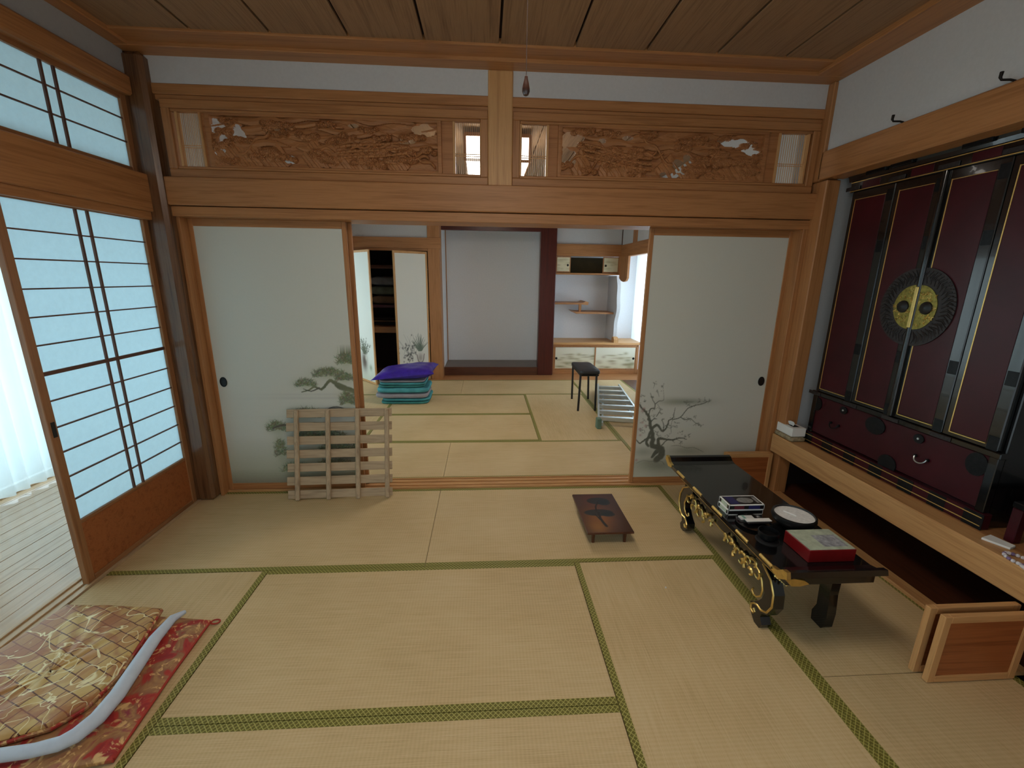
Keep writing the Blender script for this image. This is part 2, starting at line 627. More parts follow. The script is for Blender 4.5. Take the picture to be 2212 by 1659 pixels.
for a in ((0, 1.8, -.9, .075, 'X'), (1.8, 3.6, -.9, .075, 'X'), (3.6, RX, -1.72, .075, 'Y'), (2.7, 3.6, -2.7, -.9, 'Y'),
          (.9, 2.7, -1.8, -.9, 'X'), (.9, 2.7, -2.7, -1.8, 'X'), (0, .9, -2.7, -.9, 'Y', False), (3.6, RX, YB, -1.72, 'Y'),
          (0, 1.8, YB, -2.7, 'X'), (1.8, 3.6, YB, -2.7, 'X'),
          (0, 1.8, .26, 1.12, 'X'), (1.8, 3.62, .26, 1.12, 'X'), (3.62, RX, .26, 2.05, 'Y'), (3.62, RX, 2.05, 3.92, 'Y'),
          (.9, 2.73, 1.12, 2.05, 'X'), (.9, 2.73, 2.05, 2.99, 'X'), (2.73, 3.62, 1.12, 2.99, 'Y'), (0, .9, 1.12, 2.99, 'Y'),
          (0, 1.8, 2.99, 3.92, 'X'), (1.8, 3.62, 2.99, 3.92, 'X')):
    mat_(*a)
# board strip in front of the far alcove, verandah deck planks
bx('floor_board', 'hinokiX', 0.0, 5.0, 3.922, 5.1, -0.05, 0.0, floor, 0.002)
PW = 0.098
for i in range(14):
    x = -0.13 - PW * i
    cuts = [YB, -2.9 + (i % 3) * 0.55, -1.75 + (i % 4) * 0.31, 0.1 + (i % 2) * 0.6, 2.2 + (i % 3) * 0.3, 5.0]
    for a, b in zip(cuts, cuts[1:]):
        bx('deck_plank', 'deck_wood', x - PW + 0.0012, x - 0.0012, a + 0.001, b - 0.001, -0.05, -0.004 - 0.0004 * (i % 3), floor, 0.0015)

# ---- sliding-door track between the rooms and along the verandah
t = thing('trim_50', 'pale grooved wooden door track between the two rooms', 'door track', (2.25, 0.16, 0), kind='structure')
bx('track_board', 'hinoki_paleX', 0.1, RX, 0.077, 0.258, -0.05, 0.004, t, 0.001)
for ya, yb in ((0.080, 0.098), (0.127, 0.158), (0.187, 0.214), (0.243, 0.256)):
    bx('track_ridge', 'hinoki_paleX', 0.1, RX, ya, yb, 0.004, 0.013, t, 0.002)
t = thing('trim_51', 'grooved wooden sill running along the open verandah side', 'sill', (-0.06, -1.8, 0), kind='structure')
bx('track_board', 'sill_wood', -0.128, -0.004, YB, 5.0, -0.05, -0.001, t, 0.001)
for xa, xb in ((-0.128, -0.104), (-0.078, -0.054), (-0.03, -0.004)):
    bx('track_ridge', 'sill_wood', xa, xb, YB, 5.0, -0.001, 0.007, t, 0.002)

# ---- ceiling: boards with open dark joints, frame around
ceil = struct(bx('ceiling', 'dark_interior', -0.1, RX + 0.1, YB, 5.0, CZ + 0.03, CZ + 0.1), 'boarded timber ceiling with narrow dark joints', 'ceiling')
edges = [0.0, 0.52, .955, 1.388, 1.815, 2.25, 2.69, 3.118, 3.551, 3.98, RX]
for a, b in zip(edges, edges[1:]):
    bx('ceiling_board', 'ceiling_wood', a + 0.007, b - 0.007, YB, -0.245, CZ, CZ + 0.02, ceil, 0.002)
for a, b in zip(edges, edges[1:]):
    bx('ceiling_board', 'ceiling_wood', a + 0.005, b - 0.005, 0.2, 5.0, CZ, CZ + 0.02, ceil, 0.002)
trim('wide ceiling border board above the carved transoms', 'hinokiX', 0.0, RX, -0.255, -0.11, CZ - 0.012, CZ + 0.03, cat='ceiling border')
trim('lower ceiling border board against the transom wall', 'hinokiX', 0.0, RX, -0.12, 0.02, CZ - 0.032, CZ + 0.03, cat='ceiling border')
trim('ceiling border board above the altar wall', 'hinokiY', RX - 0.20, RX + 0.02, YB, -0.1, CZ - 0.03, CZ + 0.03, cat='ceiling border')
trim('ceiling border board above the paper window side', 'hinokiY', -0.02, 0.085, YB, -0.1, CZ - 0.028, CZ + 0.03, cat='ceiling border')

# ---- partition wall between the rooms (camera side face Y = 0)
wb = struct(MB().box(0.05, 2.2, 0.0, 0.12, 2.80, 3.03).box(2.33, RX + 0.05, 0.0, 0.12, 2.80, 3.03).build('wall_partition', 'plaster'),
            'white plaster band above the carved transoms', 'wall')
trim('wooden rail above the carved transoms', 'hinokiX', 0.06, RX + 0.03, -0.006, 0.13, 2.762, 2.82)
trim('thin recessed rail directly over the carved transoms', 'hinokiX', 0.06, RX, 0.012, 0.12, 2.735, 2.764)
trim('short square post between the two carved transoms', 'hinoki_paleZ', 2.183, 2.345, -0.012, 0.13, 2.26, 2.968, 0.006, 'post')
trim('wide wooden beam above the sliding doors', 'hinokiX', 0.07, 4.53, -0.03, 0.13, 2.112, 2.283, 0.005)
trim('grooved wooden head track of the sliding doors', 'hinokiX', 0.08, 4.50, -0.006, 0.245, 2.046, 2.108, 0.003)
# corner posts
trim('dark polished corner post beside the paper screen', 'post_wood', -0.075, 0.105, -0.062, 0.09, 0.0, 2.968, 0.022, 'post')
trim('wooden jamb beside the pine-painted sliding door', 'hinokiZ', 0.105, 0.128, 0.02, 0.2, 0.0, 2.05, 0.002, 'jamb')
trim('square corner post between sliding door and altar alcove', 'hinokiZ', 4.497, 4.60, -0.105, 0.1, 0.0, 2.36, 0.006, 'post')
trim('wooden jamb beside the plum-painted sliding door', 'hinokiZ', 4.462, 4.497, -0.002, 0.2, 0.0, 2.05, 0.003, 'jamb')
trim('slim corner post above the altar alcove beam', 'hinokiZ', 4.475, 4.56, -0.055, 0.1, 2.36, 2.968, 0.004, 'post')


# ---- sliding doors with painted landscape (fusuma)
def fusuma(n, x0, x1, y, z0, z1, label, painter, pull_x, fine):
    d = thing('door_%d' % n, label, 'sliding door', ((x0 + x1) / 2, y, z0), kind='structure')
    s = 0.03
    bx('stile', 'hinokiZ', x0, x0 + s, y, y + 0.026, z0, z1, d, 0.003)
    bx('stile', 'hinokiZ', x1 - s, x1, y, y + 0.026, z0, z1, d, 0.003)
    bx('bottom_rail', 'hinokiX', x0 + s, x1 - s, y + 0.001, y + 0.025, z0, z0 + 0.052, d, 0.002)
    bx('top_rail', 'hinokiX', x0 + s, x1 - s, y + 0.001, y + 0.025, z1 - 0.05, z1, d, 0.002)
    bx('core', 'white_paper', x0 + s, x1 - s, y + 0.006, y + 0.022, z0 + 0.052, z1 - 0.05, d)
    us = np.arange(0, x1 - x0 - 2 * s + 0.0001, fine)
    us = np.append(us[:-1], x1 - x0 - 2 * s)
    vs = np.concatenate([np.arange(0, 1.05, fine), np.linspace(1.05, z1 - z0 - 0.102, 14)])
    o = panel('painted_paper', d, (x0 + s, y + 0.0045, z0 + 0.052), (1, 0, 0), (0, 0, 1), us, vs, S(206, 207, 196),
              lambda c: painter(c, x0 + s, z0 + 0.052, y))
    if pull_x:
        p = MB()
        a = [(0.024 * math.cos(i * math.pi / 10), 0.036 * math.sin(i * math.pi / 10)) for i in range(20)]
        p.prism([(pull_x + u, 0.893 + w) for u, w in a], 1, y - 0.001, y + 0.008)
        hp = p.build('pull', 'black_satin', d)
        q = MB()
        q.tube([(pull_x + u * 0.95, y - 0.001, 0.893 + w * 0.95) for u, w in a] + [(pull_x + a[0][0] * .95, y - .001, 0.893)], 0.004, 6, False)
        q.build('pull_rim', 'black_metal', hp, True)
    return d


GREEN_D, GREEN_P, INK = S(66, 74, 46), S(150, 158, 118), S(70, 68, 64)


def paint_pine(c, X0, Z0, y):
    def q(x, yy):
        p = on(x, yy, 1, y + 0.0045)
        return (p[0] - X0, p[2] - Z0)
    c.blend(np.clip((0.40 - c.v) / 0.30, 0, 1) * 0.55, S(150, 160, 128))
    c.blend(np.clip((0.12 - c.v) / 0.12, 0, 1) * 0.75, S(112, 104, 82))
    for yy, op in ((860, .35), (852, .25), (900, .15)):
        a = q(640, yy)
        c.blob(a[0] + 0.15, a[1], 0.5, 0.012, S(168, 168, 166), op)
    br = [q(*p) for p in ((768, 846), (748, 838), (735, 832), (722, 826), (713, 822), (703, 832), (694, 841), (680, 836), (668, 842), (652, 847))]
    c.line(br, 0.016, 0.004, S(96, 100, 72))
    c.line([q(722, 826), q(735, 838), q(757, 842), q(770, 850)], 0.014, 0.016, S(92, 96, 70))
    c.line([q(690, 838), q(672, 845), q(655, 840)], 0.005, 0.003, INK)
    for cx, cy, rx, ry, n in ((748, 776, 26, 24, 150), (710, 806, 46, 18, 200), (660, 828, 30, 15, 130), (752, 862, 24, 26, 150),
                              (745, 815, 26, 16, 110), (660, 893, 44, 19, 190), (598, 922, 28, 20, 130), (606, 968, 17, 36, 130),
                              (700, 938, 60, 16, 220), (735, 965, 56, 18, 220), (668, 935, 30, 14, 120), (640, 1010, 40, 16, 120), (725, 1000, 50, 16, 120)):
        a, b_, e = q(cx, cy), q(cx + rx, cy), q(cx, cy - ry)
        c.pine(a[0], a[1], b_[0] - a[0], e[1] - a[1], GREEN_D, GREEN_P, n)
    # rock
    for cx, cy, rx, ry, col in ((728, 888, 28, 10, S(96, 96, 86)), (722, 884, 16, 6, S(72, 72, 70)), (738, 893, 22, 5, S(120, 124, 100)), (745, 985, 50, 14, S(88, 78, 66))):
        a, b_, e = q(cx, cy), q(cx + rx, cy), q(cx, cy - ry)
        c.blob(a[0], a[1], b_[0] - a[0], e[1] - a[1], col, 0.85)
    c.line([q(700, 892), q(712, 882), q(728, 879), q(745, 884), q(757, 893)], 0.004, 0.004, S(58, 58, 54))
    c.line([q(590, 925), q(612, 918), q(640, 921), q(680, 915), q(740, 925)], 0.006, 0.012, S(84, 76, 62))


def paint_plum(c, X0, Z0, y):
    def q(x, yy):
        p = on(1360 + x / 6.91, 820 + yy / 6.91, 1, y + 0.0045)
        return (p[0] - X0, p[2] - Z0)
    def ell(x, yy, rx, ry, col, op):
        a, b_, e = q(x, yy), q(x + rx, yy), q(x, yy - ry)
        c.blob(a[0], a[1], b_[0] - a[0], e[1] - a[1], col, op)
    G1, G2, T = S(118, 122, 102), S(152, 156, 132), S(84, 86, 72)
    c.blend(np.clip((0.34 - c.v) / 0.30, 0, 1) * 0.45, S(168, 174, 150))
    ell(850, 330, 420, 60, G1, 0.75); ell(650, 330, 220, 70, G2, 0.5)
    ell(900, 745, 700, 35, S(206, 208, 192), 0.6)
    for x, yy, rx, ry, op in ((860, 1060, 330, 90, .55), (200, 1080, 200, 90, .5), (420, 1290, 420, 110, .7), (1200, 1250, 500, 120, .35), (300, 1230, 260, 60, .5)):
        ell(x, yy, rx, ry, G1, op)
    L = lambda pts, w0, w1, op=0.9: c.line([q(*p) for p in pts], w0 * 0.85, w1, T, op)
    L([(400, 1200), (470, 1130), (480, 1060), (430, 1010), (340, 990), (345, 900), (345, 810), (320, 740), (300, 620), (280, 540), (240, 480), (180, 420), (150, 370)], 0.030, 0.005)
    L([(330, 1160), (380, 1100), (420, 1060)], 0.012, 0.02)
    L([(440, 1000), (425, 900), (455, 880), (530, 890), (640, 900), (760, 870), (850, 890)], 0.016, 0.003)
    L([(330, 740), (380, 690), (430, 690), (500, 770), (560, 690), (590, 610), (650, 570), (680, 420)], 0.014, 0.002)
    L([(335, 860), (260, 880), (200, 920), (150, 950), (100, 900)], 0.011, 0.004)
    L([(280, 990), (250, 940), (280, 860), (310, 780)], 0.012, 0.01)
    L([(285, 540), (310, 440), (370, 430), (380, 370), (340, 290), (310, 200)], 0.006, 0.002)
    L([(380, 370), (440, 320), (510, 300), (500, 120)], 0.005, 0.001, .7)
    L([(640, 600), (760, 560), (870, 430), (980, 385), (1080, 365), (1180, 320)], 0.005, 0.003)
    L([(760, 560), (830, 600), (910, 585), (990, 650), (1080, 685)], 0.004, 0.002)
    L([(310, 640), (360, 590), (410, 585)], 0.006, 0.002)
    L([(400, 550), (440, 490), (470, 430)], 0.004, 0.002)
    L([(500, 770), (510, 680), (480, 600)], 0.005, 0.002)
    L([(620, 800), (620, 680), (650, 570)], 0.003, 0.002, .6)
    L([(480, 980), (540, 920), (600, 890)], 0.006, 0.002)
    L([(620, 990), (730, 985), (850, 1020), (960, 1015), (1100, 1080)], 0.003, 0.003, .5)
    L([(100, 1250), (200, 1210), (330, 1220), (470, 1220), (520, 1270)], 0.003, 0.003, .4)
    tw = [(220, 330), (330, 250), (420, 180), (500, 110), (380, 60), (320, 440), (460, 440), (460, 500), (350, 550), (490, 600), (530, 690), (840, 340), (880, 380), (940, 400),
          (1040, 330), (1120, 330), (1200, 310), (820, 575), (900, 580), (980, 560), (1000, 650), (1060, 680), (640, 570), (610, 690), (710, 650), (690, 710),
          (420, 800), (440, 840), (570, 830), (700, 890), (760, 790), (830, 850), (880, 830), (760, 930), (640, 910), (220, 760), (170, 740), (200, 620), (270, 690), (220, 480), (190, 240)]
    for (x, yy) in tw:
        for _ in range(5):
            a = q(x + rng.normal(0, 22), yy + rng.normal(0, 16))
            c.blob(a[0], a[1], 0.006, 0.005, T, 0.75)
        a = q(x, yy); b_ = q(x + rng.normal(0, 40), yy + rng.normal(10, 30))
        c.seg(a, b_, 0.003, 0.0015, T, .7)
    for (x, yy) in ((190, 470), (190, 640), (150, 740), (240, 690), (160, 830), (215, 430), (100, 1200)):
        a = q(x, yy); c.blob(a[0], a[1], 0.014, 0.012, S(160, 96, 96), 0.6)


fusuma(1, 0.128, 1.187, 0.098, 0.012, 2.046, 'sliding door painted with a misty pine, behind the slatted bed base', paint_pine, 0.205, 0.0042)
fusuma(2, 0.16, 1.205, 0.16, 0.012, 2.046, 'plain rear sliding door stacked behind the pine-painted door', lambda *a: None, None, 0.03)
fusuma(3, 3.37, 4.465, 0.098, 0.012, 2.046, 'sliding door painted with a plum tree, beside the altar alcove', paint_plum, 4.39, 0.0042)
fusuma(4, 3.40, 4.46, 0.16, 0.012, 2.046, 'plain rear sliding door stacked behind the plum-painted door', lambda *a: None, None, 0.03)

# ---- left side: beam, upper paper window, plaster, paper screen
trim('wide wooden beam above the paper screen', 'hinokiY', -0.10, 0.03, YB, -0.06, 2.06, 2.285, 0.005)
trim('head track above the paper screen', 'hinokiY', -0.10, 0.012, YB, -0.06, 2.01, 2.064, 0.003)
trim('thick rounded rail above the upper paper window', 'hinokiY', -0.10, 0.03, YB, -0.06, 2.72, 2.83, 0.012)
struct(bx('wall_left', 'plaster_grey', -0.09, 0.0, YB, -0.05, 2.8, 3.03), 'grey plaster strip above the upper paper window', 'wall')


def shoji(name, label, cat, y0, y1, z0, z1, zp, hz, vy, x0=-0.05, x1=-0.018, stile=0.045, kind='structure'):
    d = thing(name, label, cat, (x0, (y0 + y1) / 2, z0), kind=kind)
    bx('stile', 'shoji_woodZ', x0, x1, y0, y0 + stile, z0, z1, d, 0.003)
    bx('stile', 'shoji_woodZ', x0, x1, y1 - stile, y1, z0, z1, d, 0.003)
    bx('top_rail', 'shoji_woodY', x0, x1, y0 + stile, y1 - stile, z1 - 0.03, z1, d, 0.002)
    if zp > z0 + 0.06:
        bx('kick_board', 'panel_wood', x0 + 0.008, x1 - 0.006, y0 + stile, y1 - stile, z0 + 0.02, zp, d)
        bx('bottom_rail', 'shoji_woodY', x0, x1, y0 + stile, y1 - stile, z0, z0 + 0.03, d, 0.002)
        bx('mid_rail', 'shoji_woodY', x0, x1, y0 + stile, y1 - stile, zp - 0.008, zp + 0.012, d, 0.002)
    else:
        bx('bottom_rail', 'shoji_woodY', x0, x1, y0 + stile, y1 - stile, z0, zp, d, 0.002)
    for z, w in hz:
        bx('muntin', 'muntinY', x1 - 0.016, x1 - 0.006, y0 + stile, y1 - stile, z - w / 2, z + w / 2, d)
    for yy in vy:
        bx('muntin', 'muntinZ', x1 - 0.014, x1 - 0.003, yy - 0.006, yy + 0.006, zp, z1 - 0.03, d)
    bx('paper', 'shoji_paper', x1 - 0.0185, x1 - 0.0165, y0 + stile, y1 - stile, zp, z1 - 0.03, d)
    return d


hz = [(1.87, .007), (1.735, .007), (1.595, .007), (1.46, .007), (1.323, .007), (1.181, .02), (1.042, .007), (.903, .007), (.768, .007), (.63, .007), (.499, .007)]
sd = shoji('door_5', 'paper screen door with fine wooden grid and low brown kick board', 'paper screen', -0.985, -0.062, 0.008, 2.035, 0.365, hz, (-0.565, -0.493))
bx('pull', 'black_satin', -0.020, -0.0155, -0.972, -0.952, 0.86, 0.94, sd)
shoji('window_1', 'upper paper window with double uprights above the beam', 'paper window', -0.99, -0.062, 2.286, 2.722, 2.315,
      [(2.585, .007), (2.455, .007)], (-0.585, -0.515))
shoji('window_2', 'next upper paper window toward the viewer, mostly out of frame', 'paper window', -1.93, -0.99, 2.286, 2.722, 2.315,
      [(2.585, .007), (2.455, .007)], (-1.50, -1.43))
shoji('window_3', 'third upper paper window, out of frame', 'paper window', -2.87, -1.93, 2.286, 2.722, 2.315,
      [(2.585, .007), (2.455, .007)], (-2.44, -2.37))
struct(bx('wall_left_2', 'plaster', -0.09, -0.01, YB, -2.87, 2.05, 2.83), 'plaster filling beside the upper paper windows', 'wall')
trim('wooden post at the near end of the verandah opening', 'hinokiZ', -0.1, 0.02, YB, -3.5, 0, 2.06, 0.005, 'post')

# ---- verandah: outer wall, glazed sliding windows, lace curtains
XO = -1.50
struct(MB().box(XO - 0.12, XO, YB, 5.0, 2.28, 3.1).box(XO - 0.12, XO, YB - 0.1, YB, -0.1, 3.1).box(XO - 0.12, XO, 5.0, 5.1, -0.1, 3.1)
       .build('wall_verandah', 'plaster'), 'outer plaster wall above the verandah windows', 'wall')
struct(MB().box(XO, 0.0, YB - 0.1, YB, -0.1, 3.1).box(XO, 0.0, 5.0, 5.1, -0.1, 3.1).build('wall_verandah_end', 'plaster'), 'plaster end walls of the verandah', 'wall')
struct(bx('ceiling_verandah', 'hinoki_paleY', XO - 0.1, -0.08, YB, 5.0, 2.95, 3.02), 'verandah ceiling of pale boards', 'ceiling')
for i, (a, b) in enumerate(((YB, -1.9), (-1.9, -0.2), (-0.2, 1.5), (1.5, 3.2), (3.2, 5.0))):
    w = thing('window_%d' % (10 + i), 'sliding glass verandah window, bay %d from the near end' % (i + 1), 'window', (XO, (a + b) / 2, 0), kind='structure')
    for yy in (a, (a + b) / 2 - 0.025, b - 0.05):
        bx('window_frame', 'aluminium', XO - 0.07, XO - 0.03, yy, yy + 0.05, 0.0, 2.28, w, 0.003)
    bx('window_frame', 'aluminium', XO - 0.07, XO - 0.03, a, b, 0.0, 0.05, w, 0.003)
    bx('window_frame', 'aluminium', XO - 0.07, XO - 0.03, a, b, 2.22, 2.28, w, 0.003)
    bx('pane', 'glass', XO - 0.052, XO - 0.048, a + 0.05, b - 0.05, 0.05, 2.22, w)
trim('wooden sill under the verandah windows', 'deck_wood', XO - 0.09, XO + 0.01, YB, 5.0, -0.05, 0.012, 0.004, 'sill')


def curtain(label, y0, y1, amp, ph):
    n = int((y1 - y0) / 0.012)
    pts = []
    for i in range(n + 1):
        yy = y0 + (y1 - y0) * i / n
        x = XO + 0.07 + amp * math.sin(yy * 52 + ph) + 0.4 * amp * math.sin(yy * 23 + 2 * ph)
        pts.append((x, yy))
    rows = []
    for j in range(9):
        z = 0.025 + (2.24 - 0.025) * j / 8
        s = 1.15 - 0.3 * j / 8
        rows.append([(XO + 0.07 + (p[0] - XO - 0.07) * s, p[1], z) for p in pts])
    o = MB().grid(rows).build('lace_curtain', 'lace', None, True)
    tag(o, label, 'curtain', 'lace curtains along the verandah')


curtain('white lace curtain hanging beside the paper screen, far one', -0.75, 1.3, 0.022, 0.0)
curtain('white lace curtain nearest the viewer along the verandah', -2.9, -0.82, 0.022, 1.3)
curtain('white lace curtain of the far room verandah side', 1.4, 4.2, 0.022, 2.1)

# ---- right wall: beam above, plaster, altar alcove with raised shelf, cupboard below
struct(bx('wall_right', 'plaster', RX, RX + 0.12, YB, -0.03, 2.5, 3.03), 'white plaster wall above the altar alcove beam', 'wall')
trim('wooden beam over the altar alcove', 'hinokiY', RX - 0.025, RX + 0.12, YB, -0.04, 2.365, 2.545, 0.005)
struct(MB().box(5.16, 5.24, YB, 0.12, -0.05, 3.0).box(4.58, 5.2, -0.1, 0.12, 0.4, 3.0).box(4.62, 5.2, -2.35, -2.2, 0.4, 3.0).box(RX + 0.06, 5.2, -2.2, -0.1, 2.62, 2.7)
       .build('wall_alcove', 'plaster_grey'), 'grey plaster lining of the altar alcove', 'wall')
struct(MB().box(RX, RX + 0.1, YB, -2.3, 0.5, 2.4).build('wall_right_2', 'plaster'), 'plaster wall on the near side of the altar alcove', 'wall')
trim('thick pale wooden beam under the altar', 'hinoki_paleY', RX - 0.03, RX + 0.10, YB, -0.02, 0.345, 0.492, 0.006)
trim('shelf board carrying the altar cabinet', 'hinokiY', RX + 0.09, 5.16, -2.2, -0.1, 0.44, 0.49, 0.003, 'shelf')
trim('low pale sill of the open cupboard under the altar', 'hinoki_paleY', RX - 0.02, RX + 0.06, -1.76, -0.02, 0.0, 0.022, 0.003, 'sill')
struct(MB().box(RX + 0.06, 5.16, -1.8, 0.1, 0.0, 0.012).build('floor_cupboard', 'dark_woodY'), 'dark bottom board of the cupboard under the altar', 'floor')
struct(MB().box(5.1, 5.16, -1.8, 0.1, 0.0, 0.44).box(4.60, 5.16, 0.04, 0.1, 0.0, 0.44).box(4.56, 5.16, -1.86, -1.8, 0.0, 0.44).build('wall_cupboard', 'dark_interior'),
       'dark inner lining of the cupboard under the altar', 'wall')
struct(bx('wall_right_3', 'panel_wood', RX, RX + 0.06, YB, -1.80, 0.0, 0.35), 'brown board panel under the altar beam', 'wall')
struct(MB().box(-0.1, 0.95, YB - 0.1, YB, -0.1, 3.1).box(3.55, 5.2, YB - 0.1, YB, -0.1, 3.1).box(0.95, 3.55, YB - 0.1, YB, 2.0, 3.1).build('wall_behind', 'plaster'), 'plaster wall behind the viewer, with an opening added to let in fill light', 'wall')
w = thing('window_5', 'unseen sliding glass doors added behind the viewer for the fill light', 'window', (2.25, YB - 0.05, 0), kind='structure')  # unseen doors, added so the rear fill has an opening to enter by
for xx in (0.95, 1.57, 2.22, 2.87, 3.50):
    bx('window_frame', 'hinokiZ', xx, xx + 0.05, YB - 0.07, YB - 0.03, 0.0, 2.0, w, 0.003)
for zz in (0.0, 0.95, 1.95):
    bx('window_frame', 'hinokiX', 0.95, 3.55, YB - 0.07, YB - 0.03, zz, zz + 0.05, w, 0.003)
bx('pane', 'glass', 1.0, 3.5, YB - 0.052, YB - 0.048, 0.05, 1.95, w)


def cupboard_door(n, label, y, x0, x1, z1):
    d = thing('door_%d' % n, label, 'cupboard door', ((x0 + x1) / 2, y, 0.002), kind='structure')
    z0 = 0.004
    w = 0.032
    bx('stile', 'hinoki_paleZ', x0, x0 + w, y, y + 0.024, z0, z1, d, 0.002)
    bx('stile', 'hinoki_paleZ', x1 - w, x1, y, y + 0.024, z0, z1, d, 0.002)
    bx('rail', 'hinoki_paleX', x0 + w, x1 - w, y, y + 0.024, z1 - w, z1, d, 0.002)
    bx('rail', 'hinoki_paleX', x0 + w, x1 - w, y, y + 0.024, z0, z0 + w, d, 0.002)
    bx('door_panel', 'panel_wood', x0 + w, x1 - w, y + 0.006, y + 0.018, z0 + w, z1 - w, d)
    return d


cupboard_door(6, 'near folded leaf of the cupboard door, closest to the viewer', -1.775, 4.06, 4.468, 0.338)
cupboard_door(7, 'inner folded leaf of the near cupboard door, behind the closest leaf', -1.722, 4.05, 4.468, 0.338)
cupboard_door(8, 'folded cupboard leaf at the far end, beside the plum-painted door', -0.075, 4.085, 4.468, 0.338)
cupboard_door(9, 'rear leaf of the far cupboard door, hidden behind the first', -0.040, 4.09, 4.468, 0.336)

# ---- carved transoms
def transom(label, x0, x1, panes, c0, c1, seed):
    z0, z1 = 2.285, 2.738
    r = np.random.default_rng(seed)
    t = thing('carved_transom', label, 'transom', ((x0 + x1) / 2, 0.03, z0), 'carved transoms over the sliding doors')
    bw = 0.05
    bx('frame_rail', 'hinokiX', x0, x1, 0.0, 0.06, z0, z0 + bw, t, 0.004)
    bx('frame_rail', 'hinokiX', x0, x1, 0.0, 0.06, z1 - 0.05, z1, t, 0.004)
    bx('frame_stile', 'hinokiZ', x0, x0 + bw, 0.0, 0.06, z0 + bw, z1 - .05, t, 0.004)
    bx('frame_stile', 'hinokiZ', x1 - bw, x1, 0.0, 0.06, z0 + bw, z1 - .05, t, 0.004)
    bx('moulding', 'hinokiX', x0 + bw, x1 - bw, 0.008, 0.045, z0 + bw, z0 + bw + 0.018, t, 0.004)
    bx('moulding', 'hinokiX', x0 + bw, x1 - bw, 0.008, 0.045, z1 - .068, z1 - .05, t, 0.004)
    za, zb = z0 + bw + 0.018, z1 - 0.068
    for (a, b) in panes:
        bx('pane_stile', 'hinoki_paleZ', a - 0.012, a + 0.004, 0.010, 0.045, za, zb, t, 0.002)
        bx('pane_stile', 'hinoki_paleZ', b - 0.004, b + 0.012, 0.010, 0.045, za, zb, t, 0.002)
        g = bx('pane', 'glass', a, b, 0.034, 0.037, za, zb, t)
        lt = MB()
        n = 13
        for i in range(1, n):
            xx = a + (b - a) * i / n
            lt.box(xx - 0.0012, xx + 0.0012, 0.030, 0.034, za, zb)
        for zz in (za + 0.115, za + 0.128):
            lt.box(a, b, 0.028, 0.034, zz - 0.0018, zz + 0.0018)
        lt.build('lattice', 'hinoki_paleZ', g)['kind'] = 'stuff'
    # carved board: pierced relief of clouds, pines, rocks and a bridge
    b0, b1 = panes[0][1] + 0.012, panes[1][0] - 0.012
    nx, nz = 470, 106
    xs = np.linspace(b0, b1, nx); zs = np.linspace(za, zb, nz)
    X, Z = np.meshgrid(xs, zs)
    u = (X - c0) / (c1 - c0); v = (Z - za) / (zb - za)

    def fbm(px, pz, oct_=4):
        out = np.zeros_like(px)
        for o in range(oct_):
            ph = r.uniform(0, 6.28, 6)
            fx, fz = (2 ** o) * 1.0, (2 ** o) * 1.0
            out += (np.sin(px * fx * 5.1 + ph[0] + 1.7 * np.sin(pz * fz * 3.7 + ph[1])) * np.cos(pz * fz * 6.3 + ph[2] + 1.3 * np.sin(px * fx * 2.9 + ph[3]))) / (1.7 ** o)
        return out
    asp = (c1 - c0) / (zb - za)
    pu, pv = u * asp * 0.75, v
    h = 0.10 * fbm(pu * 1.6, pv * 2.2, 4)
    U_ = u * asp                      # same unit as v

    def put(mask_h):
        nonlocal h
        h = np.maximum(h, mask_h)
    # drifting cloud bars, stepped edges
    for _ in range(26):
        a, b, L, w = r.uniform(0, asp), r.uniform(0.35, 1.0), r.uniform(0.25, 0.8), r.uniform(0.03, 0.07)
        d = np.abs(v - b - 0.03 * np.sin((U_ - a) * 7)) / w + ((U_ - a) / L) ** 2
        lev = r.uniform(0.25, 0.6)
        put(np.where(d < 1, lev + 0.18 * (1 - d), -1))
    # facetted rocks and hills along the bottom
    for _ in range(20):
        a, b, w, t_ = r.uniform(0, asp), r.uniform(0.0, 0.30), r.uniform(0.12, 0.4), r.uniform(0.15, 0.4)
        d = np.abs(U_ - a) / w + np.abs(v - b) / t_
        put(np.where(d < 1, 0.35 + 0.5 * (1 - d) + 0.08 * np.sign(np.sin((U_ - a) * 40 + v * 30)), -1))
    # trunks
    for _ in range(9):
        a, b, sl = r.uniform(0.1, asp - 0.1), r.uniform(0.25, 0.6), r.uniform(-0.9, 0.9)
        cc = b + sl * (U_ - a) + 0.05 * np.sin((U_ - a) * 14 + a)
        d = np.abs(v - cc) / 0.022
        put(np.where((d < 1) & (np.abs(U_ - a) < 0.35), 0.85 - 0.25 * d, -1))
    # pine pads: scalloped lobes with radial grooves
    for _ in range(44):
        a, b = r.uniform(0.05, asp - 0.05), r.uniform(0.12, 0.9)
        for q_ in range(4):
            aa, bb_, rr = a + (q_ - 1.5) * 0.085 + r.normal(0, .01), b + r.normal(0, 0.02), r.uniform(0.055, 0.085)
            d = np.sqrt(((U_ - aa) / rr) ** 2 + ((v - bb_) / (rr * 0.75)) ** 2)
            an = np.arctan2(v - bb_ + rr * 0.5, U_ - aa)
            put(np.where(d < 1, 0.95 - 0.30 * d ** 2 + 0.12 * np.sign(np.cos(an * 16)) * (d > 0.25), -1))
    # plank bridge / terrace lines
    bu = (0.70 if seed % 2 else 0.28) * asp
    for k_ in range(3):
        cc = 0.30 + 0.11 * k_ + 0.14 * (U_ - bu) * (1 if seed % 2 else -1) + 0.03 * np.sin(U_ * 3)
        d = np.abs(v - cc) / 0.018
        put(np.where((d < 1) & (np.abs(U_ - bu) < 0.75), 1.05 - 0.2 * d + 0.1 * np.sign(np.sin(U_ * 55)), -1))
    inside = (u > 0) & (u < 1) & (v > 0.03) & (v < 0.97)
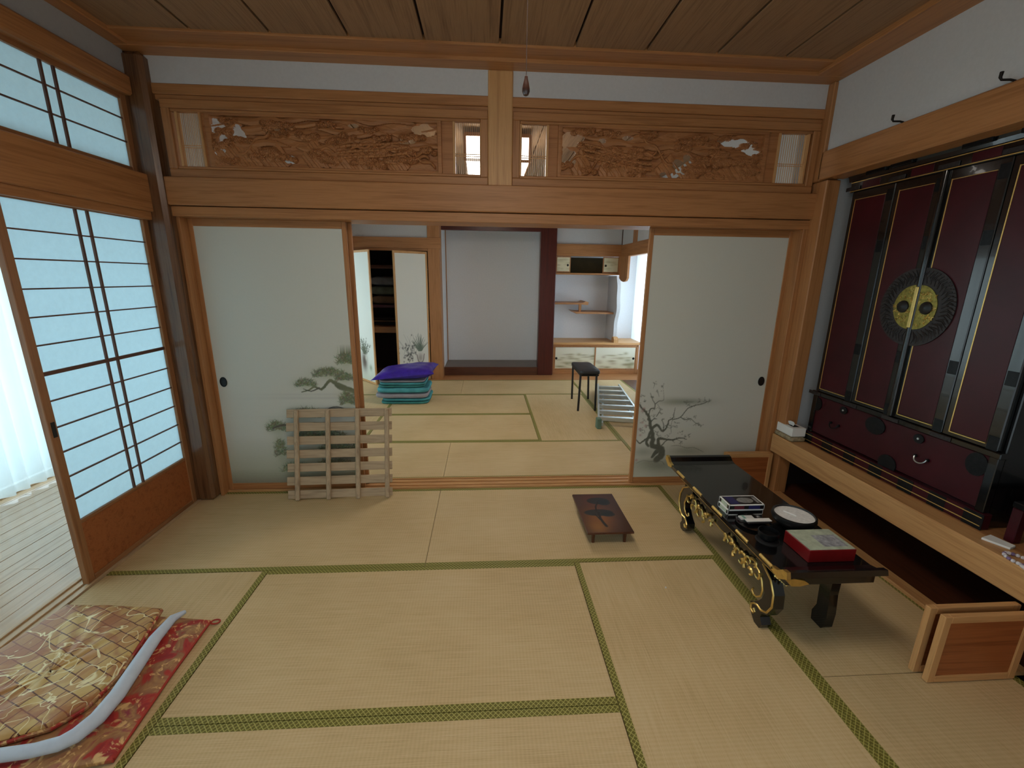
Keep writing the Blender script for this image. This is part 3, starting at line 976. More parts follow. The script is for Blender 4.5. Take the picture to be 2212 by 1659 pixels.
    cu = np.minimum(np.minimum(u, 1 - u) * asp, 9); cvv = np.minimum(v, 1 - v)
    rim = (np.minimum(cu, cvv) < 0.035) & (u > -0.01) & (u < 1.01)
    h = np.where(inside, np.clip(h, -0.3, 1.2), 0.35)
    h = np.where(rim, 0.75, h)
    holes = np.zeros_like(h, bool)
    for (a, b, ru, rv) in HOLES[seed]:
        d = ((u - a) / ru) ** 2 + ((v - b) / rv) ** 2
        w = 0.5 * np.sin(u * 95 + v * 17) + 0.5 * np.sin(v * 31 - u * 60)
        holes |= inside & (d + 0.35 * w < 0.8) & (h < 0.62)
    Y = 0.036 - 0.030 * h
    i = np.arange(nx * nz).reshape(nz, nx)
    f = np.stack([i[:-1, :-1], i[:-1, 1:], i[1:, 1:], i[1:, :-1]], -1).reshape(-1, 4)
    hf = holes[:-1, :-1].ravel()
    f = f[~hf]
    off = np.array(world_off(t))
    pts = np.stack([X.ravel(), Y.ravel(), Z.ravel()], 1) - off
    me = bpy.data.meshes.new('carved_board')
    me.from_pydata(pts.tolist(), [], f.tolist())
    bm = bmesh.new(); bm.from_mesh(me)
    bmesh.ops.delete(bm, geom=[q for q in bm.verts if not q.link_faces], context='VERTS')
    bm.to_mesh(me); bm.free()
    me.materials.append(MAT['carved'])
    o = bpy.data.objects.new('carved_board', me)
    COL.objects.link(o); o.parent = t
    md = o.modifiers.new('thickness', 'SOLIDIFY'); md.thickness = 0.008; md.offset = 0
    return t


wood('carved', S(140, 88, 50), S(176, 120, 74), 'X', rough=0.5)
HOLES = {3: [(.03, .78, .055, .16), (.05, .45, .03, .2), (.02, .2, .03, .12), (.30, .72, .03, .1), (.33, .18, .025, .1), (.93, .80, .06, .15), (.86, .62, .05, .1), (.62, .86, .03, .05), (.12, .62, .03, .2)],
         4: [(.05, .74, .06, .16), (.04, .40, .04, .22), (.2, .72, .02, .07), (.86, .78, .10, .10), (.93, .62, .05, .1), (.58, .26, .06, .16), (.54, .10, .05, .08), (.62, .42, .03, .1), (.32, .8, .03, .05)]}
transom('left carved wooden transom with pierced pine landscape and slatted end panes', 0.13, 2.183, ((0.215, 0.35), (1.962, 2.132)), 0.40, 1.86, 3)
transom('right carved wooden transom with pierced cloud landscape and slatted end panes', 2.345, 4.475, ((2.405, 2.578), (4.20, 4.40)), 2.67, 4.10, 4)

# ================================================================== FAR ROOM
struct(bx('wall_left_far', 'plaster', -0.09, 0.0, 0.09, 5.0, 2.2, 3.03), 'plaster above the open verandah side of the far room', 'wall')
trim('wooden beam above the open verandah side of the far room', 'hinokiY', -0.10, 0.02, 0.09, 4.02, 2.05, 2.22, 0.004)
# closet front wall, posts, nageshi
struct(bx('wall_far_left', 'plaster', -0.1, 1.27, 4.05, 4.12, 2.26, 3.03), 'white plaster above the far closet', 'wall')
trim('wooden beam above the far closet', 'hinokiX', -0.1, 1.46, 4.0, 4.11, 2.11, 2.275, 0.004)
trim('thin head rail of the far closet opening', 'hinokiX', -0.1, 1.26, 4.02, 4.11, 2.075, 2.112, 0.002)
trim('pale square post between far closet and display alcove', 'hinokiZ', 1.252, 1.445, 4.015, 4.32, 0.0, 3.0, 0.005, 'post')
trim('jamb at the left of the far closet', 'hinokiZ', -0.1, 0.05, 4.02, 4.12, 0.0, 2.08, 0.003, 'jamb')
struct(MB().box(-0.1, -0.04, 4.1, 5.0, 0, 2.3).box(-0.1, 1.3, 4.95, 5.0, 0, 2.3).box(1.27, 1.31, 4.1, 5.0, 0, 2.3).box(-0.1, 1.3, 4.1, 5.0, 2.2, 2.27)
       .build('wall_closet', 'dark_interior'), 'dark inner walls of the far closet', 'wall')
trim('maroon closet shelf at mid height', 'maroon_shelf', -0.04, 1.27, 4.16, 4.95, 1.175, 1.22, 0.002, 'shelf')
trim('brown closet shelf edge at waist height', 'hinokiX', -0.04, 1.27, 4.16, 4.95, 0.76, 0.86, 0.002, 'shelf')
trim('upper closet shelf in the dark', 'dark_woodX', -0.04, 1.27, 4.3, 4.95, 1.80, 1.86, 0.002, 'shelf')


def closet_leaf(n, label, hx, hy, ang, w, painter):
    d = thing('door_%d' % n, label, 'closet door', (hx, hy, 0.006), kind='structure')
    z1 = 2.062
    U = Vector((math.cos(ang), math.sin(ang), 0)); Nn = Vector((math.sin(ang), -math.cos(ang), 0))
    M = Matrix(((U.x, -Nn.x, 0, hx), (U.y, -Nn.y, 0, hy), (0, 0, 1, 0), (0, 0, 0, 1)))

    def part(name, mat, a, b, c0, c1, z0, z_):
        q = MB(); q.M = M
        q.box(a, b, c0, c1, z0, z_, 0.002)
        return q.build(name, mat, d)
    part('stile', 'hinoki_paleZ', 0, 0.028, 0, 0.024, 0.006, z1)
    part('stile', 'hinoki_paleZ', w - 0.028, w, 0, 0.024, 0.006, z1)
    part('rail', 'hinoki_paleX', 0.028, w - 0.028, 0, 0.024, z1 - 0.035, z1)
    part('rail', 'hinoki_paleX', 0.028, w - 0.028, 0, 0.024, 0.006, 0.04)
    part('core', 'white_paper', 0.028, w - 0.028, 0.005, 0.019, 0.04, z1 - 0.035)
    P0 = M @ Vector((0.028, 0.0045, 0.04))
    us = np.linspace(0, w - 0.056, 110)
    vs = np.concatenate([np.arange(0, 0.75, 0.005), np.linspace(0.75, z1 - 0.075, 10)])
    panel('painted_paper', d, tuple(P0), tuple(U), (0, 0, 1), us, vs, S(226, 228, 220), painter)
    return d


def paint_vase(c):
    W_ = c.u.max()
    # brown jar with branches at mid width
    c.blend(np.clip((0.30 - c.v) / 0.4, 0, 1) * 0.6, S(176, 182, 150))
    c.blob(0.20, 0.30, 0.10, 0.16, S(96, 74, 58), 0.95, 0.7); c.blob(0.20, 0.30, 0.08, 0.13, S(84, 66, 54), 0.9)
    c.blob(0.26, 0.36, 0.03, 0.05, S(210, 206, 190), 0.9)
    for _ in range(46):
        a = rng.uniform(0.3, 2.7); L = rng.uniform(0.08, 0.32)
        p = (0.22 + 0.03 * rng.normal(), 0.42)
        e = (p[0] + L * math.cos(a) * 0.7, p[1] + L * math.sin(a))
        c.seg(p, e, 0.004, 0.002, S(86, 90, 66), 0.8)
        for k_ in range(4):
            t_ = rng.uniform(.3, 1)
            c.blob(p[0] + (e[0] - p[0]) * t_ + rng.normal() * .01, p[1] + (e[1] - p[1]) * t_, 0.014, 0.011, S(70, 80, 54), 0.8)
    c.blob(0.40, 0.22, 0.05, 0.06, S(118, 140, 96), 0.7)


def paint_plants(c):
    for _ in range(40):
        a = rng.uniform(0.35, 2.8); L = rng.uniform(0.1, 0.30)
        p = (0.36 + 0.015 * rng.normal(), 0.46)
        c.seg(p, (p[0] + L * 0.6 * math.cos(a), p[1] + L * math.sin(a)), 0.008, 0.002, S(96, 116, 100), 0.85)
    c.blob(0.36, 0.34, 0.06, 0.10, S(150, 146, 140), 0.8)
    c.line([(0.30, 0.40), (0.33, 0.28), (0.40, 0.28), (0.43, 0.40)], 0.006, 0.006, S(110, 104, 100))
    for _ in range(70):
        a, b = rng.normal(0.17, 0.07), abs(rng.normal(0.42, 0.09))
        c.blob(a, b, 0.012, 0.017, S(44, 48, 52), 0.85)
    for _ in range(14):
        p = (0.2 + rng.normal() * .05, 0.42)
        c.seg(p, (p[0] + rng.normal() * .12, p[1] + rng.uniform(.1, .35)), 0.003, 0.0015, S(120, 130, 126), 0.6)


closet_leaf(20, 'left closet door leaf painted with a jar of branches, swung into the far room', 0.055, 4.0, math.atan2(-0.44, 0.39), 0.585, paint_vase)
# right leaf: hinge on the right, drawn from its free edge
ang = math.atan2(0.30, 0.47)
fx, fy = 1.243 - 0.56 * math.cos(ang), 4.0 - 0.56 * math.sin(ang)
closet_leaf(21, 'right closet door leaf painted with potted plants, half open', fx, fy, ang, 0.56, paint_plants)


def bundle(label, mat, x0, x1, y0, y1, z0, z1, cat='bedding', name='folded_bedding', n=3, group=None):
    t = thing(name, label, cat, ((x0 + x1) / 2, (y0 + y1) / 2, z0), group)
    hh = (z1 - z0) / n
    for i in range(n):
        m_ = mat if isinstance(mat, str) else mat[i % len(mat)]
        j = 0.012 * math.sin(i * 2.1 + x0 * 7)
        soft_slab('layer', m_, x0 + j, x1 + j * 0.5, y0, y1, z0 + i * hh, z0 + (i + 1) * hh - 0.004, t, hh * 0.45, wob=0.003)
    return t


def soft_slab(name, mat, x0, x1, y0, y1, z0, z1, parent, r, puff=0.0, nseg=14, wob=0.004, corner=0.06):
    """pillow-like slab with rounded rim"""
    rows = []
    prof = [(-1, 0.0), (-0.75, 0.55), (-0.3, 0.92), (0.0, 1.0), (0.3, 0.92), (0.75, 0.55), (1, 0.0)]
    cx, cy, cz = (x0 + x1) / 2, (y0 + y1) / 2, (z0 + z1) / 2
    hx, hy, hz_ = (x1 - x0) / 2, (y1 - y0) / 2, (z1 - z0) / 2
    ring = []
    for s in range(nseg * 4):
        a = 2 * math.pi * s / (nseg * 4)
        e = 2.0 / 7.0
        ca, sa = math.cos(a), math.sin(a)
        ring.append((math.copysign(abs(ca) ** e, ca), math.copysign(abs(sa) ** e, sa)))
    layers = [(0.0, -1), (0.55, -1), (0.9, -0.95)] + [(None, k_) for k_ in (-0.7, -0.3, 0.0, 0.3, 0.7)] + [(0.9, 0.95), (0.55, 1), (0.0, 1)]
    vs = []
    for rad, zz in layers:
        row = []
        for q, (a, b) in enumerate(ring):
            if rad is None:
                k_ = math.sqrt(max(0, 1 - zz * zz))
                inset = r * (1 - k_)
                px_, py_ = a * (hx - inset), b * (hy - inset)
                pz = zz * hz_
            else:
                px_, py_ = a * (hx - r) * rad + 0, b * (hy - r) * rad
                pz = zz * (hz_ + puff * (1 - rad) * (1 if zz > 0 else 0))
            w = wob * math.sin(px_ * 23 + z0 * 91) * math.cos(py_ * 19 + x0 * 33)
            row.append((cx + px_ + w, cy + py_ + w, max(cz + pz + (w if zz > 0 else 0), z0)))
        row.append(row[0])
        vs.append(row)
    return MB().grid(vs).build(name, mat, parent, True)


bundle('pale folded bedding with grey top on the upper closet shelf', ('bedding_c', 'bedding_a', 'bedding_b'), 0.25, 0.85, 4.25, 4.8, 1.22, 1.68)
bundle('dark folded bedding stored low inside the far closet', ('dark_interior', 'bedding_c'), 0.2, 0.9, 4.4, 4.85, 0.86, 1.0)

# display alcove
struct(bx('wall_far', 'toko_plaster', 1.40, 3.30, 5.0, 5.08, 0.1, 3.03), 'grey plaster back wall of the display alcove', 'wall')
struct(MB().box(1.40, 1.447, 4.32, 5.0, 0.1, 3.0).build('wall_alcove_side', 'toko_plaster'), 'plaster side wall of the display alcove', 'wall')
struct(bx('wall_alcove_top', 'toko_plaster', 1.44, 3.1, 4.31, 4.36, 2.5, 3.03), 'plaster over the display alcove lintel', 'wall')
trim('dark lintel of the display alcove', 'rosewoodX', 1.445, 3.10, 4.29, 4.37, 2.428, 2.503, 0.003)
trim('dark red squared post of the display alcove', 'rosewoodZ', 3.085, 3.357, 4.285, 4.45, 0.0, 3.0, 0.012, 'post')
trim('dark front edge of the raised display alcove floor', 'dark_woodX', 1.445, 3.087, 4.29, 4.37, 0.0, 0.145, 0.006, 'sill')
trim('raised board floor of the display alcove', 'toko_floor', 1.445, 3.2, 4.37, 5.0, 0.10, 0.143, 0.001, 'alcove floor')
trim('thin corner moulding at the left of the display alcove', 'hinokiZ', 1.447, 1.462, 4.98, 5.0, 0.145, 2.9, 0.001, 'moulding')
trim('thin corner moulding at the right of the display alcove', 'hinokiZ', 3.16, 3.185, 4.97, 5.0, 0.145, 2.9, 0.001, 'moulding')
struct(bx('wall_alcove_side_2', 'toko_plaster', 3.185, 3.30, 4.45, 5.0, 0.1, 3.0), 'partition between display alcove and shelves', 'wall')

# shelf alcove to the right
struct(bx('wall_far_right', 'toko_plaster', 3.30, 5.1, 5.0, 5.08, 0.0, 3.03), 'white plaster back wall behind the staggered shelves', 'wall')
struct(bx('wall_far_upper', 'plaster', 3.357, RX + 0.02, 4.42, 4.46, 2.25, 3.03), 'white plaster above the small upper cupboard', 'wall')
trim('wooden beam above the small upper cupboard', 'hinokiX', 3.357, RX + 0.01, 4.38, 4.46, 2.055, 2.25, 0.004)
trim('dark vertical joint strip in the far right corner', 'dark_woodZ', 4.49, 4.502, 4.40, 4.42, 2.25, 2.95, 0.001, 'moulding')
trim('wooden beam along the study-window side of the far room', 'hinokiY', RX - 0.02, RX + 0.08, 0.26, 4.38, 2.05, 2.245, 0.004)
trim('short post above the study-window beam', 'hinokiZ', RX - 0.015, RX + 0.08, 3.66, 3.83, 2.245, 3.0, 0.003, 'post')
struct(bx('wall_right_far', 'plaster', RX, RX + 0.06, 0.26, 4.4, 2.24, 3.03), 'white plaster above the study-window beam', 'wall')
struct(bx('wall_right_far_2', 'plaster', RX, RX + 0.08, 0.2, 2.75, 0.0, 2.06), 'plaster side wall of the far room', 'wall')

c = thing('upper_cupboard', 'small upper cupboard with two pale painted sliding doors drawn apart', 'cupboard', (3.92, 4.6, 1.765))
bx('bottom_board', 'hinokiX', 3.357, 4.49, 4.39, 5.0, 1.752, 1.778, c, 0.002)
bx('back_board', 'deep_olive', 3.357, 4.49, 4.92, 4.99, 1.778, 2.055, c)
bx('side_board', 'deep_olive', 3.357, 3.37, 4.45, 4.92, 1.778, 2.055, c)
bx('side_board', 'hinokiZ', 4.465, 4.49, 4.39, 4.92, 1.778, 2.055, c, 0.002)
for i, (a, b, hx) in enumerate(((3.372, 3.625, 3.575), (4.185, 4.465, 4.235))):
    d = bx('sliding_door', 'hinokiZ', a, b, 4.41, 4.424, 1.785, 2.05, c, 0.002)
    def cloud(cv_, s=i):
        for _ in range(12):
            cv_.blob(rng.uniform(0, .25), rng.uniform(0.02, .2), rng.uniform(.03, .08), rng.uniform(.01, .025), S(176, 164, 116), 0.5)
    panel('door_paper', d, (a + 0.018, 4.4085, 1.803), (1, 0, 0), (0, 0, 1), np.linspace(0, b - a - 0.036, 40), np.linspace(0, 0.23, 40), S(222, 214, 180), cloud)
    q = MB(); q.prism([(hx + 0.017 * math.cos(t_ * math.pi / 6), 1.905 + 0.02 * math.sin(t_ * math.pi / 6)) for t_ in range(12)], 1, 4.403, 4.4095)
    q.build('pull', 'charcoal', d)

c = thing('staggered_shelves', 'two staggered wooden wall shelves joined by a short strut', 'shelf', (3.95, 4.8, 1.07))
s1 = MB(); s1.prism([(3.357, 1.235), (3.90, 1.235), (4.0, 1.225), (4.01, 1.275), (3.96, 1.29), (3.90, 1.265), (3.357, 1.262)], 1, 4.56, 4.998)
s1.build('upper_shelf', 'hinokiX', c)
s2 = MB(); s2.prism([(3.73, 1.118), (3.79, 1.075), (4.515, 1.068), (4.515, 1.098), (3.79, 1.108)], 1, 4.54, 4.998)
s2.build('lower_shelf', 'hinokiX', c)
bx('strut', 'hinokiZ', 3.845, 3.89, 4.60, 4.64, 1.10, 1.236, c, 0.003)

# partition with wavy front edge between shelves and study recess
pw = []
zz = np.linspace(0.59, 1.74, 40)
front = [(4.44 + 0.055 * math.sin((z - 0.6) * 5.3 + 1.2) + 0.02 * math.sin(z * 15), z) for z in zz]
q = MB(); q.prism([(5.0, 0.59)] + front + [(5.0, 1.74)], 0, 4.47, 4.53)
struct(q.build('wall_wavy', 'plaster'), 'white partition with a wavy cut front edge beside the staggered shelves', 'wall')
q = MB(); q.prism([(4.38, 0.555), (4.38, 0.63), (4.41, 0.665), (4.47, 0.675), (4.52, 0.655), (4.54, 0.62), (4.54, 0.555)], 0, 4.46, 4.54)
TR[0] += 1
struct(q.build('trim_%d' % TR[0], 'hinoki_paleZ'), 'small round-topped wooden block at the foot of the wavy partition', 'moulding')
q = MB(); q.prism([(3.96, 2.05), (3.96, 1.70), (4.02, 1.655), (4.14, 1.64), (4.26, 1.655), (4.38, 1.70), (4.38, 2.05)], 0, 4.475, 4.51)
TR[0] += 1
struct(q.build('trim_%d' % TR[0], 'hinokiZ'), 'short hanging board with curved lower edge beside the upper cupboard', 'moulding')

# low cupboard under the shelves
c = thing('low_cupboard', 'long low cupboard with cloud-painted sliding doors beneath the staggered shelves', 'cupboard', (4.13, 4.7, 0.0))
bx('counter', 'hinoki_paleX', 3.357, 4.98, 4.375, 5.0, 0.535, 0.575, c, 0.003)
bx('plinth', 'hinokiX', 3.357, 5.0, 4.40, 4.46, 0.0, 0.075, c, 0.003)
bx('top_rail', 'hinokiX', 3.357, 4.92, 4.395, 4.44, 0.505, 0.535, c, 0.002)
bx('end_post', 'hinokiZ', 3.357, 3.40, 4.395, 4.44, 0.075, 0.505, c, 0.002)
bx('end_post', 'hinokiZ', 4.895, 4.94, 4.395, 4.46, 0.0, 0.535, c, 0.002)
for i, (a, b, yy, hx) in enumerate(((3.40, 4.165, 4.418, 3.44), (4.135, 4.895, 4.402, 4.85))):
    d = bx('sliding_door', 'hinokiZ', a, b, yy + 0.002, yy + 0.015, 0.078, 0.503, c, 0.002)
    def hills(cv_, s=i):
        cv_.blend(np.clip((0.3 - cv_.v) / 0.25, 0, 1) * 0.5, S(206, 196, 150))
        for _ in range(26):
            cv_.blob(rng.uniform(0, .72), rng.uniform(0.0, .30), rng.uniform(.05, .12), rng.uniform(.012, .035),
                     (S(150, 138, 88), S(128, 122, 78), S(168, 150, 120))[rng.integers(3)], 0.65)
    panel('door_paper', d, (a + 0.02, yy + 0.0005, 0.10), (1, 0, 0), (0, 0, 1), np.linspace(0, b - a - 0.04, 110), np.linspace(0, 0.385, 60), S(226, 224, 204), hills)
    q = MB(); q.prism([(hx + 0.02 * math.cos(t_ * math.pi / 6), 0.285 + 0.022 * math.sin(t_ * math.pi / 6)) for t_ in range(12)], 1, yy - 0.006, yy + 0.001)
    q.build('pull', 'charcoal', d)

# study recess with its paper window
w = thing('window_4', 'bright paper window of the study recess beside the low cupboard', 'window', (4.97, 3.7, 0.6), kind='structure')
bx('paper', 'study_paper', 4.985, 4.988, 2.75, 5.0, 0.03, 2.6, w)
bx('window_frame', 'hinoki_paleY', 4.98, 5.0, 2.75, 5.0, 0.0, 0.03, w, 0.002)
bx('window_frame', 'hinoki_paleZ', 4.98, 5.0, 2.75, 2.79, 0.03, 2.6, w, 0.002)
bx('floor_board', 'dark_woodY', RX + 0.002, 5.0, 2.0, 3.92, -0.05, 0.0, floor, 0.002)
struct(MB().box(RX, 5.05, 2.68, 2.75, 0.0, 2.7).box(RX + 0.06, 5.05, 2.7, 5.0, 2.55, 2.62).build('wall_study', 'plaster'), 'plaster cheeks of the study recess', 'wall')
struct(bx('wall_roof_cover', 'dark_interior', -1.7, 5.6, YB - 0.1, 5.2, 3.1, 3.2), 'dark boarding above the ceilings', 'roof')
struct(bx('wall_far_end', 'plaster', -0.1, 5.2, 5.1, 5.16, -0.1, 3.1), 'outer wall behind the far alcoves', 'wall')

# ceiling lamps: square timber frame, glowing paper sides and underside
def glow(name, col, strength):
    k = N(name)
    f = k.noise(k.coord(), 30, 2)
    e = k.n('ShaderNodeEmission'); e.inputs['Strength'].default_value = strength
    k.l(k.ramp(f, [(0.3, tuple(v * 0.97 for v in col[:3]) + (1,)), (0.7, col)]), e.inputs['Color'])
    k.l(e.outputs[0], k.out.inputs['Surface'])
    MAT[name] = k.m


glow('lamp_side', (1.0, 0.94, 0.84, 1), 6.5)
glow('lamp_under', (1.0, 0.90, 0.78, 1), 18.5)


def ceiling_lamp(label, x, y):
    c = thing('ceiling_lamp', label, 'lamp', (x, y, 2.72), 'square ceiling lamps')
    a, z0, z1 = 0.30, 2.72, 2.95
    for sx in (-1, 1):
        for sy in (-1, 1):
            bx('corner_post', 'hinokiZ', x + sx * a - 0.012, x + sx * a + 0.012, y + sy * a - 0.012, y + sy * a + 0.012, z0, z1, c, 0.002)
    for zz in (z0, z1 - 0.022):
        for sg in (-1, 1):
            bx('frame_bar', 'hinokiX', x - a + 0.012, x + a - 0.012, y + sg * a - 0.01, y + sg * a + 0.01, zz, zz + 0.022, c, 0.002)
            bx('frame_bar', 'hinokiY', x + sg * a - 0.01, x + sg * a + 0.01, y - a + 0.012, y + a - 0.012, zz, zz + 0.022, c, 0.002)
    for sg in (-1, 1):
        bx('paper_side', 'lamp_side', x - a + 0.012, x + a - 0.012, y + sg * (a - 0.002) - 0.002, y + sg * (a - 0.002) + 0.002, z0 + 0.022, z1 - 0.022, c)
        bx('paper_side', 'lamp_side', x + sg * (a - 0.002) - 0.002, x + sg * (a - 0.002) + 0.002, y - a + 0.012, y + a - 0.012, z0 + 0.022, z1 - 0.022, c)
    bx('diffuser', 'lamp_under', x - a + 0.011, x + a - 0.011, y - a + 0.011, y + a - 0.011, z0 + 0.008, z0 + 0.011, c)
    bx('top_board', 'hinokiX', x - a, x + a, y - a, y + a, z1, z1 + 0.012, c, 0.002)
    bx('ceiling_mount', 'hinokiX', x - 0.06, x + 0.06, y - 0.06, y + 0.06, z1 + 0.012, CZ, c, 0.002)
    return c


ceiling_lamp('square glowing ceiling lamp of the far room, glimpsed through the transom panes', 2.28, 1.5)
ceiling_lamp('square glowing ceiling lamp of the near room, above the frame over the pull cord', 2.255, -2.06)

# ================================================================== THINGS

# ---- household altar cabinet
c = thing('altar_cabinet', 'tall black lacquered altar cabinet with wine-red folding doors and brass medallion', 'altar', (4.86, -0.785, 0.49))
FX = 4.62
bx('body', 'black_lacquer', FX + 0.03, 5.12, -1.385, -0.185, 0.49, 2.40, c, 0.004)
bx('plinth', 'wine_lacquer', FX - 0.01, FX + 0.04, -1.40, -0.17, 0.49, 0.575, c, 0.004)
for z in (0.512, 0.556):
    bx('gold_line', 'gold_line', FX - 0.0135, FX - 0.0085, -1.398, -0.172, z - 0.0022, z + 0.0022, c)
for a in (-0.215, -0.405, -0.60, -0.80, -1.00, -1.18, -1.36):
    bx('plinth_fitting', 'black_metal', FX - 0.0125, FX - 0.009, a - 0.045, a + 0.045, 0.492, 0.573, c, 0.0005)
bx('drawer', 'wine_lacquer', FX + 0.008, FX + 0.04, -1.36, -0.20, 0.585, 0.86, c, 0.004)
bx('base_post', 'black_lacquer', FX, FX + 0.04, -1.385, -1.345, 0.575, 0.87, c, 0.003)
bx('base_post', 'black_lacquer', FX, FX + 0.04, -0.225, -0.185, 0.575, 0.87, c, 0.003)
bx('sill_rail', 'black_lacquer', FX - 0.008, FX + 0.04, -1.395, -0.175, 0.862, 0.893, c, 0.004)
# dark metal fittings on the drawer, locks and ring pulls
def plate(name, mat, cy, cz, ry, rz, parent, x=FX + 0.006, n=16, t=0.004, half=None):
    a = [(cy + ry * math.cos(2 * math.pi * i / n), cz + rz * math.sin(2 * math.pi * i / n)) for i in range(n)]
    return MB().prism(a, 0, x - t, x + 0.003).build(name, mat, parent)


plate('drawer_fitting', 'black_metal', -0.72, 0.80, 0.07, 0.055, c)
plate('drawer_fitting', 'black_metal', -0.85, 0.60, 0.06, 0.055, c)
plate('drawer_fitting', 'black_metal', -1.30, 0.80, 0.05, 0.06, c)
plate('drawer_fitting', 'black_metal', -0.235, 0.80, 0.04, 0.05, c)
for cy, cz in ((-0.47, 0.823), (-1.00, 0.82)):
    lp = plate('lock_plate', 'black_metal', cy, cz, 0.03, 0.026, c, FX + 0.004)
    plate('lock', 'aluminium', cy, cz, 0.006, 0.006, lp, FX + 0.0)
for cy, cz in ((-1.04, 0.72), (-0.42, 0.705)):
    pts = [(FX - 0.004 - 0.012 * math.sin(math.pi * i / 12), cy + 0.034 * math.cos(math.pi + math.pi * i / 12), cz - 0.028 * math.sin(math.pi * i / 12)) for i in range(13)]
    hp = MB().tube(pts, 0.0035, 6).build('drawer_pull', 'aluminium' if cy < -1 else 'black_metal', c, True)
    for s in (-1, 1):
        plate('pull_boss', 'black_metal', cy + 0.034 * s, cz, 0.009, 0.009, hp, FX + 0.004, 10, 0.008)
# door leaves
DY = [-0.20, -0.515, -0.812, -1.11, -1.372]
for i in range(4):
    a, b = DY[i], DY[i + 1]
    lf = bx('door_leaf', 'black_lacquer', FX - 0.002, FX + 0.03, b + 0.002, a - 0.002, 0.895, 2.262, c, 0.004)
    ga, gb = a - 0.034, b + 0.055
    bx('red_panel', 'wine_lacquer', FX - 0.0045, FX, gb, ga - 0.004, 0.925, 2.208, lf, 0.001)
    bx('gold_line', 'gold_line', FX - 0.006, FX - 0.0015, ga - 0.005, ga, 0.917, 2.213, lf)
    bx('gold_line', 'gold_line', FX - 0.006, FX - 0.0015, gb, ga, 0.917, 0.921, lf)
    bx('gold_line', 'gold_line', FX - 0.0055, FX - 0.0015, gb, ga, 2.209, 2.212, lf)
    # chased metal corner straps on the stile
    for z in (0.93, 1.25, 1.90, 2.20):
        bx('hinge_fitting', 'black_metal', FX - 0.004, FX - 0.001, b + 0.004, b + 0.05, z - 0.035, z + 0.035, lf, 0.001)
for a in DY[:4]:
    for z in (2.285, 0.878):
        bx('corner_fitting', 'rim_metal', FX - 0.0125, FX - 0.0075, a - 0.06, a + 0.05, z - 0.012, z + 0.012, c, 0.002)
# rounded centre bead where the doors meet
MB().tube([(FX - 0.006, -0.812, 0.90), (FX - 0.006, -0.812, 2.26)], 0.017, 10).build('meeting_bead', 'black_lacquer', c, True)
# medallion halves
rg = np.random.default_rng(5)
for s in (-1, 1):
    cy, cz, R = -0.812, 1.545, 0.218
    arc = [(cy + s * (0.012 + (R - .012) * math.cos(-math.pi / 2 + math.pi * i / 28)), cz + R * math.sin(-math.pi / 2 + math.pi * i / 28)) for i in range(29)]
    md = MB().prism(arc, 0, FX - 0.011, FX - 0.003).build('medallion', 'rim_metal', c)
    r2 = 0.118
    arc = [(cy + s * (0.014 + r2 * 0.95 * math.cos(-math.pi / 2 + math.pi * i / 24)), cz + r2 * 1.05 * math.sin(-math.pi / 2 + math.pi * i / 24)) for i in range(25)]
    MB().prism(arc, 0, FX - 0.014, FX - 0.0105).build('brass_plate', 'old_brass', md)
    # openwork chasing: small raised scrolls on brass and on the dark rim
    o = MB(); o2 = MB()
    for _ in range(46):
        rr, an = 0.11 * math.sqrt(rg.uniform(0.05, 1)), rg.uniform(-1.45, 1.45)
        yy, z_ = cy + s * (0.016 + rr * math.cos(an)), cz + rr * math.sin(an)
        L = rg.uniform(0.006, 0.014); d = rg.uniform(0, 6.28)
        o.tube([(FX - 0.0142, yy + L * math.cos(d + k_ * .8) * (k_ - 1), z_ + L * math.sin(d + k_ * .8) * (k_ - 1)) for k_ in range(3)], 0.0026, 5)
    for i in range(54):
        an = -1.5 + 3.0 * i / 53
        r0, r1 = 0.135 + 0.01 * (i % 3), 0.205 - 0.012 * (i % 2)
        o2.tube([(FX - 0.0115, cy + s * (0.012 + r0 * math.cos(an)), cz + r0 * math.sin(an)),
                 (FX - 0.0125, cy + s * (0.012 + (r0 + r1) / 2 * math.cos(an + .07)), cz + (r0 + r1) / 2 * math.sin(an + .07)),
                 (FX - 0.0115, cy + s * (0.012 + r1 * math.cos(an)), cz + r1 * math.sin(an))], 0.0028, 5)
    oc = o.build('chasing', 'gold', md, True); oc['kind'] = 'stuff'; o2.build('rim_chasing', 'rim_metal', md, True)
    kb = MB()
    prof = [(0.036, 0), (0.034, 0.006), (0.02, 0.012), (0.0, 0.014)]
    n = 16; vs = []; fs = []
    for r_, h_ in prof:
        for q in range(n):
            vs.append((FX - 0.0135 - h_, cy + s * 0.068 + max(r_, 0.001) * math.cos(2 * math.pi * q / n), cz + max(r_, 0.001) * math.sin(2 * math.pi * q / n)))
    for i in range(3):
        for q in range(n):
            fs.append((i * n + q, i * n + (q + 1) % n, (i + 1) * n + (q + 1) % n, (i + 1) * n + q))
    kb.add(vs, fs).build('knob', 'black_satin', md, True)
bx('bolt_bar', 'gold', FX - 0.026, FX - 0.020, -0.822, -0.802, 1.43, 1.66, c, 0.002)
